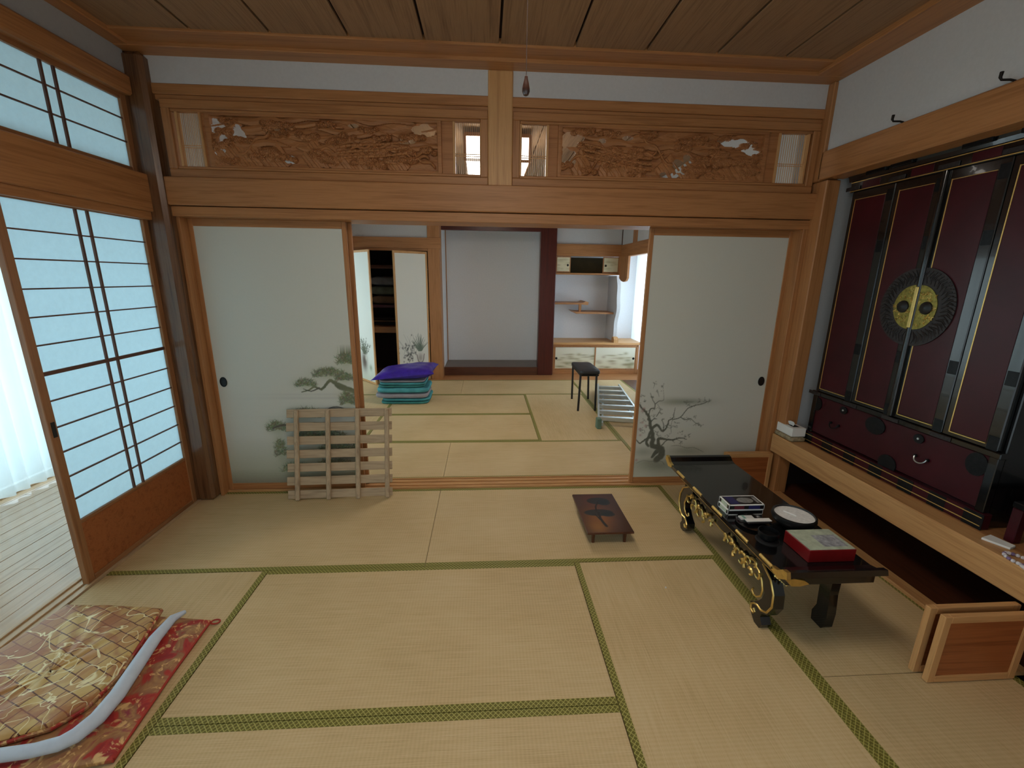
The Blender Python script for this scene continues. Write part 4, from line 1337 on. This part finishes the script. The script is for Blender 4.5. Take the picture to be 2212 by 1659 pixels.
# head and cornice
bx('head_rail', 'black_lacquer', FX - 0.006, FX + 0.04, -1.39, -0.18, 2.262, 2.33, c, 0.003)
for z in (2.268, 2.322):
    bx('gold_line', 'gold_line', FX - 0.0095, FX - 0.005, -1.388, -0.182, z - 0.002, z + 0.002, c)
for a in (-0.33, -0.66, -0.98, -1.28):
    bx('head_panel', 'wine_lacquer', FX - 0.009, FX - 0.004, a - 0.075, a + 0.055, 2.274, 2.316, c, 0.001)
q = MB(); q.prism([(FX - 0.006, 2.33), (FX - 0.012, 2.35), (FX - 0.03, 2.385), (FX - 0.04, 2.40), (FX - 0.04, 2.425), (5.12, 2.425), (5.12, 2.33)], 1, -1.41, -0.16)
q.build('cornice', 'black_lacquer', c)
for a in (-0.38, -0.55, -0.95, -1.2):
    bx('cornice_fitting', 'black_metal', FX - 0.033, FX - 0.012, a - 0.07, a + 0.07, 2.345, 2.372, c, 0.004)

# ---- altar table
c = thing('altar_table', 'low black lacquered altar table with scrolled gilt legs and upturned ends', 'table', (3.69, -1.0, 0.0))
TX0, TX1, TY0, TY1 = 3.455, 3.915, -1.64, -0.365
q = MB(); q.prism([(TY0, 0.438), (TY0 + 0.008, 0.462), (TY0 + 0.03, 0.458), (TY0 + 0.055, 0.436), (TY0 + 0.09, 0.428), (TY1 - 0.09, 0.428), (TY1 - 0.055, 0.436),
                   (TY1 - 0.03, 0.458), (TY1 - 0.008, 0.462), (TY1, 0.438), (TY1 - 0.05, 0.405), (TY0 + 0.05, 0.405)], 0, TX0, TX1)
q.build('top', 'black_lacquer', c)
bx('under_frame', 'black_lacquer', TX0 + 0.035, TX1 - 0.008, TY0 + 0.045, TY1 - 0.045, 0.366, 0.406, c, 0.004)
bx('under_moulding', 'black_lacquer', TX0 + 0.055, TX1 - 0.03, TY0 + 0.11, TY1 - 0.11, 0.345, 0.367, c, 0.003)
# front apron with cusped lower edge (faces the room)
ap = [(TY0 + 0.17, 0.345), (TY1 - 0.17, 0.345)]
n = 48
for i in range(n + 1):
    t_ = i / n
    yy = (TY1 - 0.17) + (TY0 + 0.17 - TY1 + 0.17) * t_
    ap.append((yy, 0.285 - 0.028 * abs(math.cos(t_ * math.pi * 4)) ** 0.6 - 0.02 * (1 - abs(2 * t_ - 1)) + 0.03 * (1 - math.cos(t_ * 2 * math.pi)) / 2))
q = MB(); q.prism(ap, 0, TX0 + 0.075, TX0 + 0.098); apr = q.build('apron', 'black_lacquer', c)
MB().tube([(TX0 + 0.074, a, z + 0.004) for a, z in ap[2:]], 0.0032, 6).build('gilt_edge', 'gold', apr, True)
q = MB(); q.prism([(TY0 + 0.17, 0.345), (TY1 - 0.17, 0.345), (TY1 - 0.17, 0.30), (TY0 + 0.17, 0.30)], 0, TX1 - 0.08, TX1 - 0.06); q.build('back_apron', 'black_lacquer', c)


def leg_poly(s, yc):
    """S-shaped leg in the Y-Z plane, s=+1: scroll curls toward +Y"""
    outer = [(0.10, 0.345), (0.04, 0.345), (-0.035, 0.30), (-0.07, 0.24), (-0.075, 0.17), (-0.045, 0.11), (-0.005, 0.085), (0.0, 0.06), (-0.02, 0.03), (-0.005, 0.0), (0.035, 0.0),
             (0.062, 0.025), (0.085, 0.05), (0.085, 0.085), (0.055, 0.105), (0.03, 0.13), (0.01, 0.16), (0.0, 0.20), (0.02, 0.25), (0.06, 0.285), (0.10, 0.29)]
    return [(yc + s * a, z) for a, z in outer]


def gilt(parent, pts, r=0.005):
    return MB().tube(pts, r, 6).build('gilt_scroll', 'gold', parent, True)


for s, yc in ((1, -1.44), (-1, -0.565)):
    x0 = TX0 + 0.065
    lg = MB().prism(leg_poly(s, yc), 0, x0, x0 + 0.05).build('leg', 'black_lacquer', c)
    xg = x0 - 0.001
    gilt(lg, [(xg, yc + s * a, z) for a, z in ((0.04, 0.335), (-0.03, 0.295), (-0.062, 0.24), (-0.066, 0.175), (-0.038, 0.12), (0.0, 0.10), (0.03, 0.105), (0.055, 0.095), (0.075, 0.075), (0.07, 0.05), (0.05, 0.042), (0.04, 0.058), (0.052, 0.068))], 0.0055)
    gilt(lg, [(xg, yc + s * a, z) for a, z in ((0.10, 0.292), (0.06, 0.28), (0.03, 0.25), (0.012, 0.205), (0.02, 0.165), (0.045, 0.14), (0.07, 0.135), (0.085, 0.15), (0.078, 0.165))], 0.005)
    # leafy gilt spray along the apron corner
    for (a, z, L, d) in ((0.10, 0.285, 0.05, 0.5), (0.14, 0.27, 0.055, -0.4), (0.19, 0.265, 0.045, 0.3), (0.23, 0.26, 0.05, -0.6), (0.28, 0.262, 0.04, 0.2), (0.31, 0.275, 0.04, 0.9), (0.15, 0.245, 0.045, -1.1), (0.26, 0.235, 0.035, -1.3), (0.07, 0.255, 0.05, 2.4), (0.12, 0.225, 0.04, 1.2), (0.21, 0.235, 0.045, 2.2), (0.34, 0.255, 0.04, -0.4), (0.37, 0.27, 0.03, 1.6)):
        p = []
        for i in range(9):
            t_ = i / 8
            an = d + 3.6 * t_
            rr = L * 0.62 * (1 - 0.65 * t_)
            p.append((xg - 0.004 + 0.004 * math.sin(t_ * 3), yc + s * (a + rr * math.cos(an)), z + rr * math.sin(an)))
        MB().tube(p, [0.0095 * (1 - 0.6 * i / 8) for i in range(9)], 6).build('gilt_leaf', 'gold', lg, True)
    # plain rear leg
    xr = TX1 - 0.085
    q = MB(); q.prism([(yc + s * a, z) for a, z in ((0.05, 0.345), (-0.035, 0.345), (-0.03, 0.20), (-0.04, 0.10), (-0.035, 0.02), (-0.02, 0.0), (0.045, 0.0), (0.05, 0.05), (0.03, 0.10), (0.035, 0.2))], 0, xr, xr + 0.045)
    q.build('leg', 'black_lacquer', c)
# gilt fittings on the front edge of the top
for yy in (-0.60, -0.83, -1.06, -1.30, -1.5):
    bx('edge_fitting', 'gold', TX0 - 0.004, TX0 + 0.012, yy - 0.055, yy + 0.055, 0.412, 0.4315, c, 0.006)
    MB().tube([(TX0 + 0.033, yy - 0.06 + 0.015 * i, 0.385 + 0.010 * math.sin(i * 0.8)) for i in range(9)], 0.004, 6).build('edge_scroll', 'gold', c, True)
bx('gilt_line', 'gold_line', TX0 + 0.033, TX0 + 0.037, TY0 + 0.12, TY1 - 0.12, 0.374, 0.3765, c)
bx('gilt_line', 'gold_line', TX0 + 0.053, TX0 + 0.057, TY0 + 0.15, TY1 - 0.15, 0.348, 0.3505, c)
for ya, s in ((TY0, 1), (TY1, -1)):
    q = MB(); q.prism([(ya + s * a, z) for a, z in ((-0.003, 0.436), (0.006, 0.466), (0.032, 0.462), (0.06, 0.438), (0.10, 0.43), (0.10, 0.412), (0.05, 0.402))], 0, TX0 - 0.004, TX0 + 0.014)
    q.build('corner_fitting', 'gold', c)
    q = MB(); q.prism([(TX0 + a, z) for a, z in ((-0.006, 0.436), (0.03, 0.44), (0.075, 0.43), (0.10, 0.412), (0.06, 0.402), (0.02, 0.404))], 1, ya - 0.004 * s, ya + 0.03 * s)
    q.build('corner_fitting', 'gold', c)
for k_ in range(6):
    p = [(TX0 + 0.05 + 0.012 * k_, TY0 + 0.135, 0.395 - 0.02 * k_ * 0.5), (TX0 + 0.062 + 0.012 * k_, TY0 + 0.128, 0.37 - 0.012 * k_), (TX0 + 0.05 + 0.012 * k_, TY0 + 0.132, 0.345 - 0.010 * k_)]
    MB().tube(p, 0.005, 6).build('end_scroll', 'gold', c, True)

# ---- things on the altar table
ZT = 0.4285


def incense_box(label, x0, x1, y0, y1, z0, z1):
    t = thing('incense_box', label, 'box', ((x0 + x1) / 2, (y0 + y1) / 2, z0), 'printed incense boxes on the altar table')
    bx('carton', 'black_satin', x0, x1, y0, y1, z0, z1, t, 0.001)
    e = 0.0022
    for (a, b, cc, d) in ((x0, x1, y0, y0 + 2 * e), (x0, x1, y1 - 2 * e, y1), (x0, x0 + 2 * e, y0, y1), (x1 - 2 * e, x1, y0, y1)):
        bx('white_edge', 'white_paper', a - 0.0006, b + 0.0006, cc - 0.0006, d + 0.0006, z1 - 2 * e, z1 + 0.0006, t)
        bx('white_edge', 'white_paper', a - 0.0006, b + 0.0006, cc - 0.0006, d + 0.0006, z0 + 0.0001, z0 + 2 * e, t)
    for (a, b) in ((x0, y0), (x1, y0), (x0, y1), (x1, y1)):
        bx('white_edge', 'white_paper', a - 0.001, a + 0.001, b - 0.001, b + 0.001, z0 + 2 * e, z1, t)
    return t


b1 = incense_box('upper printed incense box with white edges, on top of the other', 3.49, 3.688, -1.115, -1.014, ZT + 0.031, ZT + 0.062)
bx('print_patch', 'incense_blue', 3.505, 3.555, -1.105, -1.024, ZT + 0.0622, ZT + 0.0626, b1)
plate_ = MB().prism([(3.605 + 0.045 * math.cos(i * math.pi / 10), -1.066 + 0.03 * math.sin(i * math.pi / 10)) for i in range(20)], 2, ZT + 0.0622, ZT + 0.0628)
plate_.build('print_patch', 'incense_print', b1)
bx('print_patch', 'incense_print', 3.66, 3.676, -1.095, -1.035, ZT + 0.0622, ZT + 0.0627, b1)
bx('print_patch', 'incense_red', 3.52, 3.575, -1.1156, -1.115, ZT + 0.036, ZT + 0.055, b1)
bx('print_patch', 'incense_blue', 3.60, 3.665, -1.1156, -1.115, ZT + 0.036, ZT + 0.055, b1)
bx('print_patch', 'lid_print', 3.4894, 3.49, -1.095, -1.035, ZT + 0.036, ZT + 0.056, b1)
b2 = incense_box('lower printed incense box beneath the other', 3.488, 3.686, -1.112, -1.012, ZT + 0.0, ZT + 0.030)
bx('print_patch', 'lid_print', 3.4874, 3.488, -1.095, -1.03, ZT + 0.005, ZT + 0.025, b2)
q = MB(); q.lathe([(0.0, ZT), (0.082, ZT), (0.09, ZT + 0.012), (0.086, ZT + 0.012), (0.08, ZT + 0.004), (0.0, ZT + 0.004)], 3.58, -1.205, 28, False)
tag(q.build('tray', 'black_lacquer', None, True), 'round black lacquer tray beside the incense boxes', 'tray')
t = thing('incense_packet', 'small white and green packet lying on the round black tray', 'packet', (3.565, -1.155, ZT + 0.005))
bx('packet_body', 'white_paper', 3.53, 3.605, -1.170, -1.140, ZT + 0.0046, ZT + 0.014, t, 0.001)
bx('packet_print', 'incense_green', 3.545, 3.559, -1.1705, -1.1395, ZT + 0.0045, ZT + 0.0145, t)
tag(bx('flat_case', 'black_satin', 3.535, 3.650, -1.228, -1.182, ZT + 0.0126, ZT + 0.022, None, 0.003), 'flat black case under the white paper strip', 'case')
tag(bx('paper_strip', 'white_paper', 3.532, 3.668, -1.218, -1.190, ZT + 0.0222, ZT + 0.0252), 'narrow white paper strip beside the ash bowl', 'paper')
t = thing('incense_bowl', 'dark round incense bowl filled with pale ash', 'bowl', (3.772, -1.232, ZT))
MB().lathe([(0.05, ZT), (0.058, ZT + 0.008), (0.092, ZT + 0.03), (0.104, ZT + 0.055), (0.102, ZT + 0.072), (0.094, ZT + 0.074), (0.09, ZT + 0.064)], 3.772, -1.232, 32).build('bowl_body', 'black_satin', t, True)
q = MB(); rows = []
for i in range(9):
    rr = 0.092 * i / 8
    rows.append([(3.772 + rr * math.cos(j * math.pi / 14), -1.232 + rr * math.sin(j * math.pi / 14), ZT + 0.066 + 0.0006 * math.sin(i * 2.1 + j * .7) * (i < 8)) for j in range(29)])
q.grid(rows).build('ash_bed', 'ash', t, True)
MB().tube([(3.735, -1.20, ZT + 0.072), (3.77, -1.25, ZT + 0.070)], 0.004, 6).build('incense_stub', 'white_paper', t, True)
t = thing('singing_bell', 'small dark metal bell bowl between ash bowl and red box', 'bell', (3.56, -1.347, ZT))
MB().lathe([(0.02, ZT), (0.03, ZT + 0.006), (0.046, ZT + 0.025), (0.048, ZT + 0.05), (0.044, ZT + 0.052), (0.042, ZT + 0.028), (0.0, ZT + 0.014)], 3.56, -1.347, 24, False).build('bell_bowl', 'black_metal', t, True)
MB().lathe([(0.055, ZT - 0.0), (0.05, ZT + 0.006), (0.03, ZT + 0.0061)], 3.56, -1.347, 20).build('bell_cushion', 'charcoal', t, True)
t = thing('red_gift_box', 'red box with pale printed lid at the near end of the altar table', 'box', (3.75, -1.44, ZT))
bx('box_body', 'red_box', 3.635, 3.86, -1.525, -1.357, ZT, ZT + 0.062, t, 0.002)
bx('lid_label', 'lid_print', 3.639, 3.856, -1.521, -1.361, ZT + 0.0622, ZT + 0.0636, t)
bx('picture', 'lid_picture', 3.725, 3.84, -1.50, -1.41, ZT + 0.0637, ZT + 0.0642, t)

# ---- small lacquer table on the floor
c = thing('small_table', 'small brown lacquer table painted with two dark pines', 'table', (2.967, -0.495, 0))
x0, x1, y0, y1 = 2.815, 3.12, -0.748, -0.24
bx('top_board', 'dark_woodY', x0, x1, y0, y1, 0.084, 0.099, c, 0.003)


def paint_top(cv_):
    cv_.blob(0.12, 0.18, 0.12, 0.16, S(150, 92, 44), 0.8); cv_.blob(0.08, 0.06, 0.08, 0.10, S(160, 108, 48), 0.7); cv_.blob(0.14, 0.40, 0.1, 0.12, S(116, 56, 40), 0.6)
    for (u_, v_, a, b) in ((0.165, 0.40, 0.085, 0.05), (0.13, 0.24, 0.105, 0.045), (0.2, 0.375, 0.05, 0.04), (0.19, 0.215, 0.05, 0.03)):
        d = ((cv_.u - u_) / a) ** 2 + ((cv_.v - v_) / b) ** 2
        cv_.blend(np.clip((1.05 - d) * 4, 0, 1) * 0.93, S(26, 34, 34))
    cv_.line([(0.13, 0.24), (0.125, 0.15), (0.14, 0.07)], 0.008, 0.010, S(30, 20, 14))
    cv_.line([(0.10, 0.22), (0.12, 0.15)], 0.005, 0.006, S(30, 20, 14))
    cv_.line([(0.16, 0.38), (0.13, 0.32), (0.12, 0.26)], 0.006, 0.006, S(34, 22, 16))


panel('painted_top', c, (x0 + 0.003, y0 + 0.003, 0.0995), (1, 0, 0), (0, 1, 0), np.linspace(0, x1 - x0 - 0.006, 100), np.linspace(0, y1 - y0 - 0.006, 150), S(70, 42, 26), paint_top, 'print_gloss')
for xx in (2.865, 3.075):
    for yy in (-0.70, -0.29):
        MB().tube([(xx, yy, 0.086), (xx, yy, 0.0)], [0.015, 0.010], 10).build('leg', 'dark_woodZ', c, True)

# ---- slatted bed base leaning on the pine-painted door
c = thing('slatted_bed_base', 'raw pine slatted bed base leaning on the pine-painted door', 'bed base', (1.03, -0.06, 0))
A, B = Vector((0.655, -0.075, 0.0)), Vector((1.435, -0.045, 0.0))
U = (B - A).normalized()
up = Vector((0, 0.14, 0.685)).normalized()
nn = U.cross(up).normalized()
if nn.y > 0: nn = -nn
Lw, Lh = (B - A).length, 0.70
M = Matrix(((U.x, up.x, nn.x, A.x), (U.y, up.y, nn.y, A.y), (U.z, up.z, nn.z, A.z), (0, 0, 0, 1)))
sw = 0.064
for i in range(7):
    v0 = 0.012 + i * (Lh - sw - 0.012) / 6
    q = MB(); q.M = M; q.box(-0.005 * (i % 2), Lw, v0, v0 + sw, -0.008, 0.004, 0.0015); q.build('slat', 'raw_pineX', c)
for k_ in (0.075, 0.305, 0.525, 0.745):
    q = MB(); q.M = M; q.box(k_ - 0.017, k_ + 0.017, 0.002, Lh - 0.004, 0.004, 0.028, 0.006); q.build('batten', 'raw_pineZ', c)

# ---- brocade on the floor
def poly_cushion(name, mat, outline, z0, z1, parent, r=0.02, n=6, wrinkle=0.004):
    """soft flat pad from an outline"""
    pts = []
    m_ = len(outline)
    for i in range(m_):
        a, b = Vector(outline[i]), Vector(outline[(i + 1) % m_])
        for k_ in range(n):
            pts.append(a.lerp(b, k_ / n))
    cen = sum(pts, Vector((0, 0))) / len(pts)
    rows = []
    for sc, zz in ((0.98, z0), (1.0, z0 + (z1 - z0) * 0.35), (0.997, z0 + (z1 - z0) * 0.7), (0.975, z1 - 0.002), (0.93, z1), (0.75, z1 + 0.003), (0.5, z1 + 0.005), (0.25, z1 + 0.005), (0.02, z1 + 0.005)):
        row = []
        for i, p in enumerate(pts):
            w = wrinkle * math.sin(p.x * 31 + sc * 9) * math.cos(p.y * 27 + sc * 5) if sc < 0.98 else 0
            q_ = cen + (p - cen) * sc
            row.append((q_.x, q_.y, zz + w))
        row.append(row[0])
        rows.append(row)
    return MB().grid(rows).build(name, mat, parent, True)


c = thing('brocade_cushion', 'flat red and gold brocade cushion lying at the bottom with corner loop', 'cushion', (0.43, -1.62, 0))
poly_cushion('cover', 'red_brocade', [(0.10, -1.225), (0.45, -1.245), (0.815, -1.295), (0.83, -1.6), (0.862, -1.93), (0.5, -1.985), (0.08, -2.0), (0.07, -1.6)], 0.0015, 0.034, c, wrinkle=0.002)
MB().tube([(0.812, -1.30, 0.02), (0.828, -1.6, 0.02), (0.858, -1.925, 0.02)], 0.006, 6).build('piping', 'red_cord', c, True)
MB().tube([(0.812 + 0.022 + 0.02 * math.cos(i * math.pi / 7), -1.295 + 0.014 * math.sin(i * math.pi / 7), 0.014) for i in range(15)], 0.004, 6).build('corner_loop', 'red_cord', c, True)
c = thing('folded_brocade', 'folded gold brocade with trellis pattern stacked on the red cushion', 'brocade', (0.30, -1.6, 0.04))
poly_cushion('cloth', 'gold_brocade', [(0.075, -1.20), (0.30, -1.215), (0.555, -1.245), (0.603, -1.45), (0.640, -1.62), (0.628, -1.75), (0.572, -1.825), (0.45, -1.87), (0.2, -1.915), (0.0, -1.93), (0.0, -1.6)], 0.041, 0.068, c, wrinkle=0.005)
MB().tube([(0.555, -1.25, 0.05), (0.605, -1.45, 0.05), (0.642, -1.62, 0.05), (0.630, -1.753, 0.05), (0.574, -1.829, 0.05), (0.45, -1.874, 0.05), (0.2, -1.919, 0.05)], 0.008, 6).build('hem', 'red_brocade', c, True)
SR = [0.009, 0.019, 0.025, 0.027, 0.028, 0.028, 0.027, 0.024, 0.022, 0.022, 0.022]
sp = []
for (x, y) in ((398, 1312), (372, 1330), (335, 1375), (295, 1435), (255, 1495), (212, 1545), (165, 1582), (130, 1598), (70, 1612), (0, 1622), (-80, 1632)):
    p = on(x, y, 2, 0.065); sp.append((p[0] + 0.012, p[1] - 0.016, 0.0435 + SR[len(sp)]))
q = MB(); q.tube(sp, SR, 12)
tag(q.build('white_sash', 'white_silk', None, True), 'white padded silk roll lying along the brocade edge', 'sash')

# ---- pile in the far room
G = 'folded teal blankets under the purple cushion'
bundle('lowest folded teal blanket of the pile on the far mats', ('teal_dark', 'teal_cloth'), 0.755, 1.40, 2.50, 3.02, 0.0, 0.085, 'blanket', 'folded_blanket', 2, G)
bundle('middle folded teal and grey blanket bulging to the left', ('grey_cloth', 'teal_cloth'), 0.695, 1.395, 2.47, 3.02, 0.085, 0.235, 'blanket', 'folded_blanket', 2, G)
bundle('topmost folded teal blanket directly under the purple cushion', ('teal_dark', 'teal_cloth', 'grey_cloth'), 0.73, 1.35, 2.50, 3.0, 0.235, 0.335, 'blanket', 'folded_blanket', 3, G)
# purple cushion: pinched corners, puffed centre
rows_t, rows_b = [], []
n = 26
for i in range(n + 1):
    a = -1 + 2 * i / n
    rt, rb = [], []
    for j in range(n + 1):
        b = -1 + 2 * j / n
        pinch = 1 - 0.10 * (1 - a * a) * (abs(b) ** 3) - 0.10 * (1 - b * b) * (abs(a) ** 3)
        e = max(0.0, (1 - a ** 4) * (1 - b ** 4)) ** 0.5
        x = 1.07 + 0.415 * a * pinch; y = 2.76 + 0.33 * b * pinch
        wr = 0.006 * math.sin(9 * a + 3 * b) * math.cos(7 * b - 2 * a) * e
        rt.append((x, y, 0.392 + 0.045 * a + 0.090 * e + wr)); rb.append((x, y, 0.392 + 0.045 * a * (1 - e) - 0.05 * e))
    rows_t.append(rt); rows_b.append(list(reversed(rb)))
q = MB(); q.grid(rows_t); q.grid(rows_b)
tag(q.build('purple_cushion', 'purple_satin', None, True), 'shiny purple satin cushion on top of the teal blankets', 'cushion')

# ---- black stool
c = thing('black_stool', 'tall black stool with padded leather seat in the far room', 'stool', (3.505, 2.45, 0))
soft_slab('seat', 'black_leather', 3.365, 3.645, 2.13, 2.77, 0.485, 0.545, c, 0.018, 0.008, wob=0.001)
for (x, y, xt, yt) in ((3.372, 2.165, 3.385, 2.17), (3.598, 2.165, 3.592, 2.17), (3.405, 2.745, 3.40, 2.74), (3.64, 2.735, 3.62, 2.73)):
    MB().tube([(xt, yt, 0.49), (x, y, 0.0)], 0.0145, 10).build('leg', 'black_satin', c, True)
for (xa, ya, xb, yb) in ((3.385, 2.17, 3.612, 2.17), (3.40, 2.74, 3.62, 2.73), (3.385, 2.17, 3.40, 2.74), (3.612, 2.17, 3.62, 2.73)):
    MB().tube([(xa, ya, 0.475), (xb, yb, 0.475)], 0.012, 8).build('apron_bar', 'black_satin', c, True)

# ---- aluminium stepladder lying on the mats
c = thing('stepladder', 'folded aluminium stepladder lying flat beside the black stool', 'ladder', (3.8, 2.3, 0))


def rail(ax, ay, bx_, by_, z0, z1, w, name='side_rail', par=c):
    d = Vector((bx_ - ax, by_ - ay, 0)).normalized(); s = Vector((-d.y, d.x, 0))
    vs = []
    for (px_, py_) in ((ax, ay), (bx_, by_)):
        for sg in (-1, 1):
            for z in (z0, z1):
                vs.append((px_ + s.x * sg * w / 2, py_ + s.y * sg * w / 2, z))
    return MB().add(vs, [(0, 1, 3, 2), (4, 6, 7, 5), (0, 4, 5, 1), (2, 3, 7, 6), (0, 2, 6, 4), (1, 5, 7, 3)]).build(name, 'aluminium', par)


LA, LB, RA, RB = (3.475, 1.52), (3.90, 3.20), (3.985, 1.42), (4.215, 3.16)
rail(*LA, *LB, 0.055, 0.115, 0.022)
rail(*RA, *RB, 0.055, 0.115, 0.022)
rail(LA[0] + 0.06, LA[1] + 0.05, LB[0] + 0.03, LB[1] - 0.2, 0.0, 0.04, 0.02, 'rear_leg')
rail(RA[0] - 0.06, RA[1] + 0.05, RB[0] - 0.03, RB[1] - 0.2, 0.0, 0.04, 0.02, 'rear_leg')
for i in range(7):
    t_ = 0.05 + i * 0.145
    a = Vector((LA[0] + (LB[0] - LA[0]) * t_, LA[1] + (LB[1] - LA[1]) * t_, 0)); b = Vector((RA[0] + (RB[0] - RA[0]) * t_, RA[1] + (RB[1] - RA[1]) * t_, 0))
    rail(a.x + 0.008, a.y, b.x - 0.008, b.y, 0.064, 0.108, 0.055, 'step')
for i in range(4):
    t_ = 0.1 + i * 0.22
    a = (LA[0] + 0.06 + (LB[0] - LA[0]) * t_, LA[1] + (LB[1] - LA[1]) * t_ + 0.06); b = (RA[0] - 0.06 + (RB[0] - RA[0]) * t_, RA[1] + (RB[1] - RA[1]) * t_ + 0.06)
    rail(*a, *b, 0.008, 0.03, 0.02, 'rear_bar')
for (x, y) in ((LA[0] - 0.005, LA[1] - 0.03), (RA[0], RA[1] - 0.03)):
    bx('rubber_foot', 'ladder_foot', x - 0.026, x + 0.026, y - 0.03, y + 0.05, 0.0, 0.122, c, 0.006)

# ---- small things on the altar shelf
t = thing('tissue_box', 'white tissue box on a folded patterned cloth at the altar shelf end', 'box', (4.60, 0.0, 0.51))
tag(soft_slab('folded_cloth', 'patterned_cloth', 4.475, 4.60, -0.225, -0.02, 0.4925, 0.528, None, 0.012), 'folded patterned cloth under the white tissue box', 'cloth')
bx('carton', 'white_paper', 4.49, 4.60, -0.205, -0.03, 0.529, 0.595, t, 0.003)
bx('opening', 'charcoal', 4.52, 4.57, -0.17, -0.06, 0.5951, 0.5958, t)
q = MB(); q.grid([[(4.53 + 0.012 * math.sin(i + j), -0.15 + 0.02 * i, 0.594 + 0.012 * j + 0.004 * math.sin(2 * i)) for i in range(5)] for j in range(4)])
q.build('tissue', 'white_paper', t, True)
q = MB(); q.prism([(4.53, -1.475), (4.60, -1.455), (4.615, -1.545), (4.57, -1.56)], 2, 0.493, 0.503)
tag(q.build('folded_paper', 'white_paper'), 'small folded white paper beside the altar base', 'paper')
t = thing('prayer_beads', 'white and lilac prayer beads on the altar beam', 'prayer beads', (4.50, -1.65, 0.492))
for i in range(20):
    a = 2 * math.pi * i / 20
    x, y = 4.51 + 0.036 * math.cos(a), -1.645 + 0.055 * math.sin(a)
    MB().lathe([(0.0005, 0.4925), (0.006, 0.495), (0.008, 0.5005), (0.006, 0.506), (0.0005, 0.5085)], x, y, 8, False).build('bead', 'bead_white' if i % 3 else 'bead_purple', t, True)
for k_ in range(2):
    MB().tube([(4.49, -1.66, 0.499), (4.475, -1.675 - 0.01 * k_, 0.498), (4.47 + 0.01 * k_, -1.70, 0.498)], [0.004, 0.007, 0.010], 8).build('tassel', 'bead_purple' if k_ else 'bead_white', t, True)
t = thing('small_altar_stand', 'low dark red stand standing beside the altar cabinet', 'stand', (4.8, -1.58, 0.49))
for (x0, x1, y0, y1, z0, z1) in ((4.64, 4.98, -1.72, -1.47, 0.66, 0.69),):
    bx('top', 'black_lacquer', x0, x1, y0, y1, z0, z1, t, 0.004)
for (x, y) in ((4.66, -1.495), (4.66, -1.70), (4.95, -1.495), (4.95, -1.70)):
    bx('leg', 'wine_lacquer', x - 0.02, x + 0.02, y - 0.02, y + 0.02, 0.49, 0.66, t, 0.003)
bx('back_panel', 'wine_lacquer', 4.90, 4.93, -1.68, -1.515, 0.50, 0.66, t)

# ---- hooks on the alcove beam, lamp cord, crumb
for lab, y in (('small dark coat hook nearest the partition, on the altar alcove beam', -0.615), ('second dark coat hook on the altar alcove beam, at the frame edge', -1.135)):
    o = MB().tube([(RX - 0.015, y - 0.01, 2.545), (RX - 0.03, y, 2.553), (RX - 0.058, y + 0.012, 2.556), (RX - 0.064, y + 0.014, 2.566), (RX - 0.062, y + 0.014, 2.588)], [0.005, 0.005, 0.005, 0.0065, 0.0075], 8).build('coat_hook', 'hook_metal', None, True)
    tag(o, lab, 'hook', 'hooks on the alcove beam')
t = thing('lamp_pull', 'thin lamp pull cord with dark wooden drop knob', 'pull cord', (2.255, -2.06, 2.075))
MB().tube([(2.255, -2.06, 2.11), (2.255, -2.06, 2.728)], 0.0009, 6).build('cord', 'cord', t, True)
MB().lathe([(0.001, 2.076), (0.0055, 2.078), (0.0085, 2.085), (0.0085, 2.091), (0.006, 2.103), (0.0038, 2.111), (0.0035, 2.115), (0.001, 2.117)], 2.255, -2.06, 16).build('knob', 'knob_wood', t, True)
p = on(1438, 1270, 2, 0)
q = MB(); q.lathe([(0.001, 0.0013), (0.006, 0.0013), (0.005, 0.006), (0.001, 0.007)], p[0], p[1], 6)
tag(q.build('paper_crumb', 'grass_crumb'), 'tiny white crumb on the mat in front of the altar table', 'crumb')
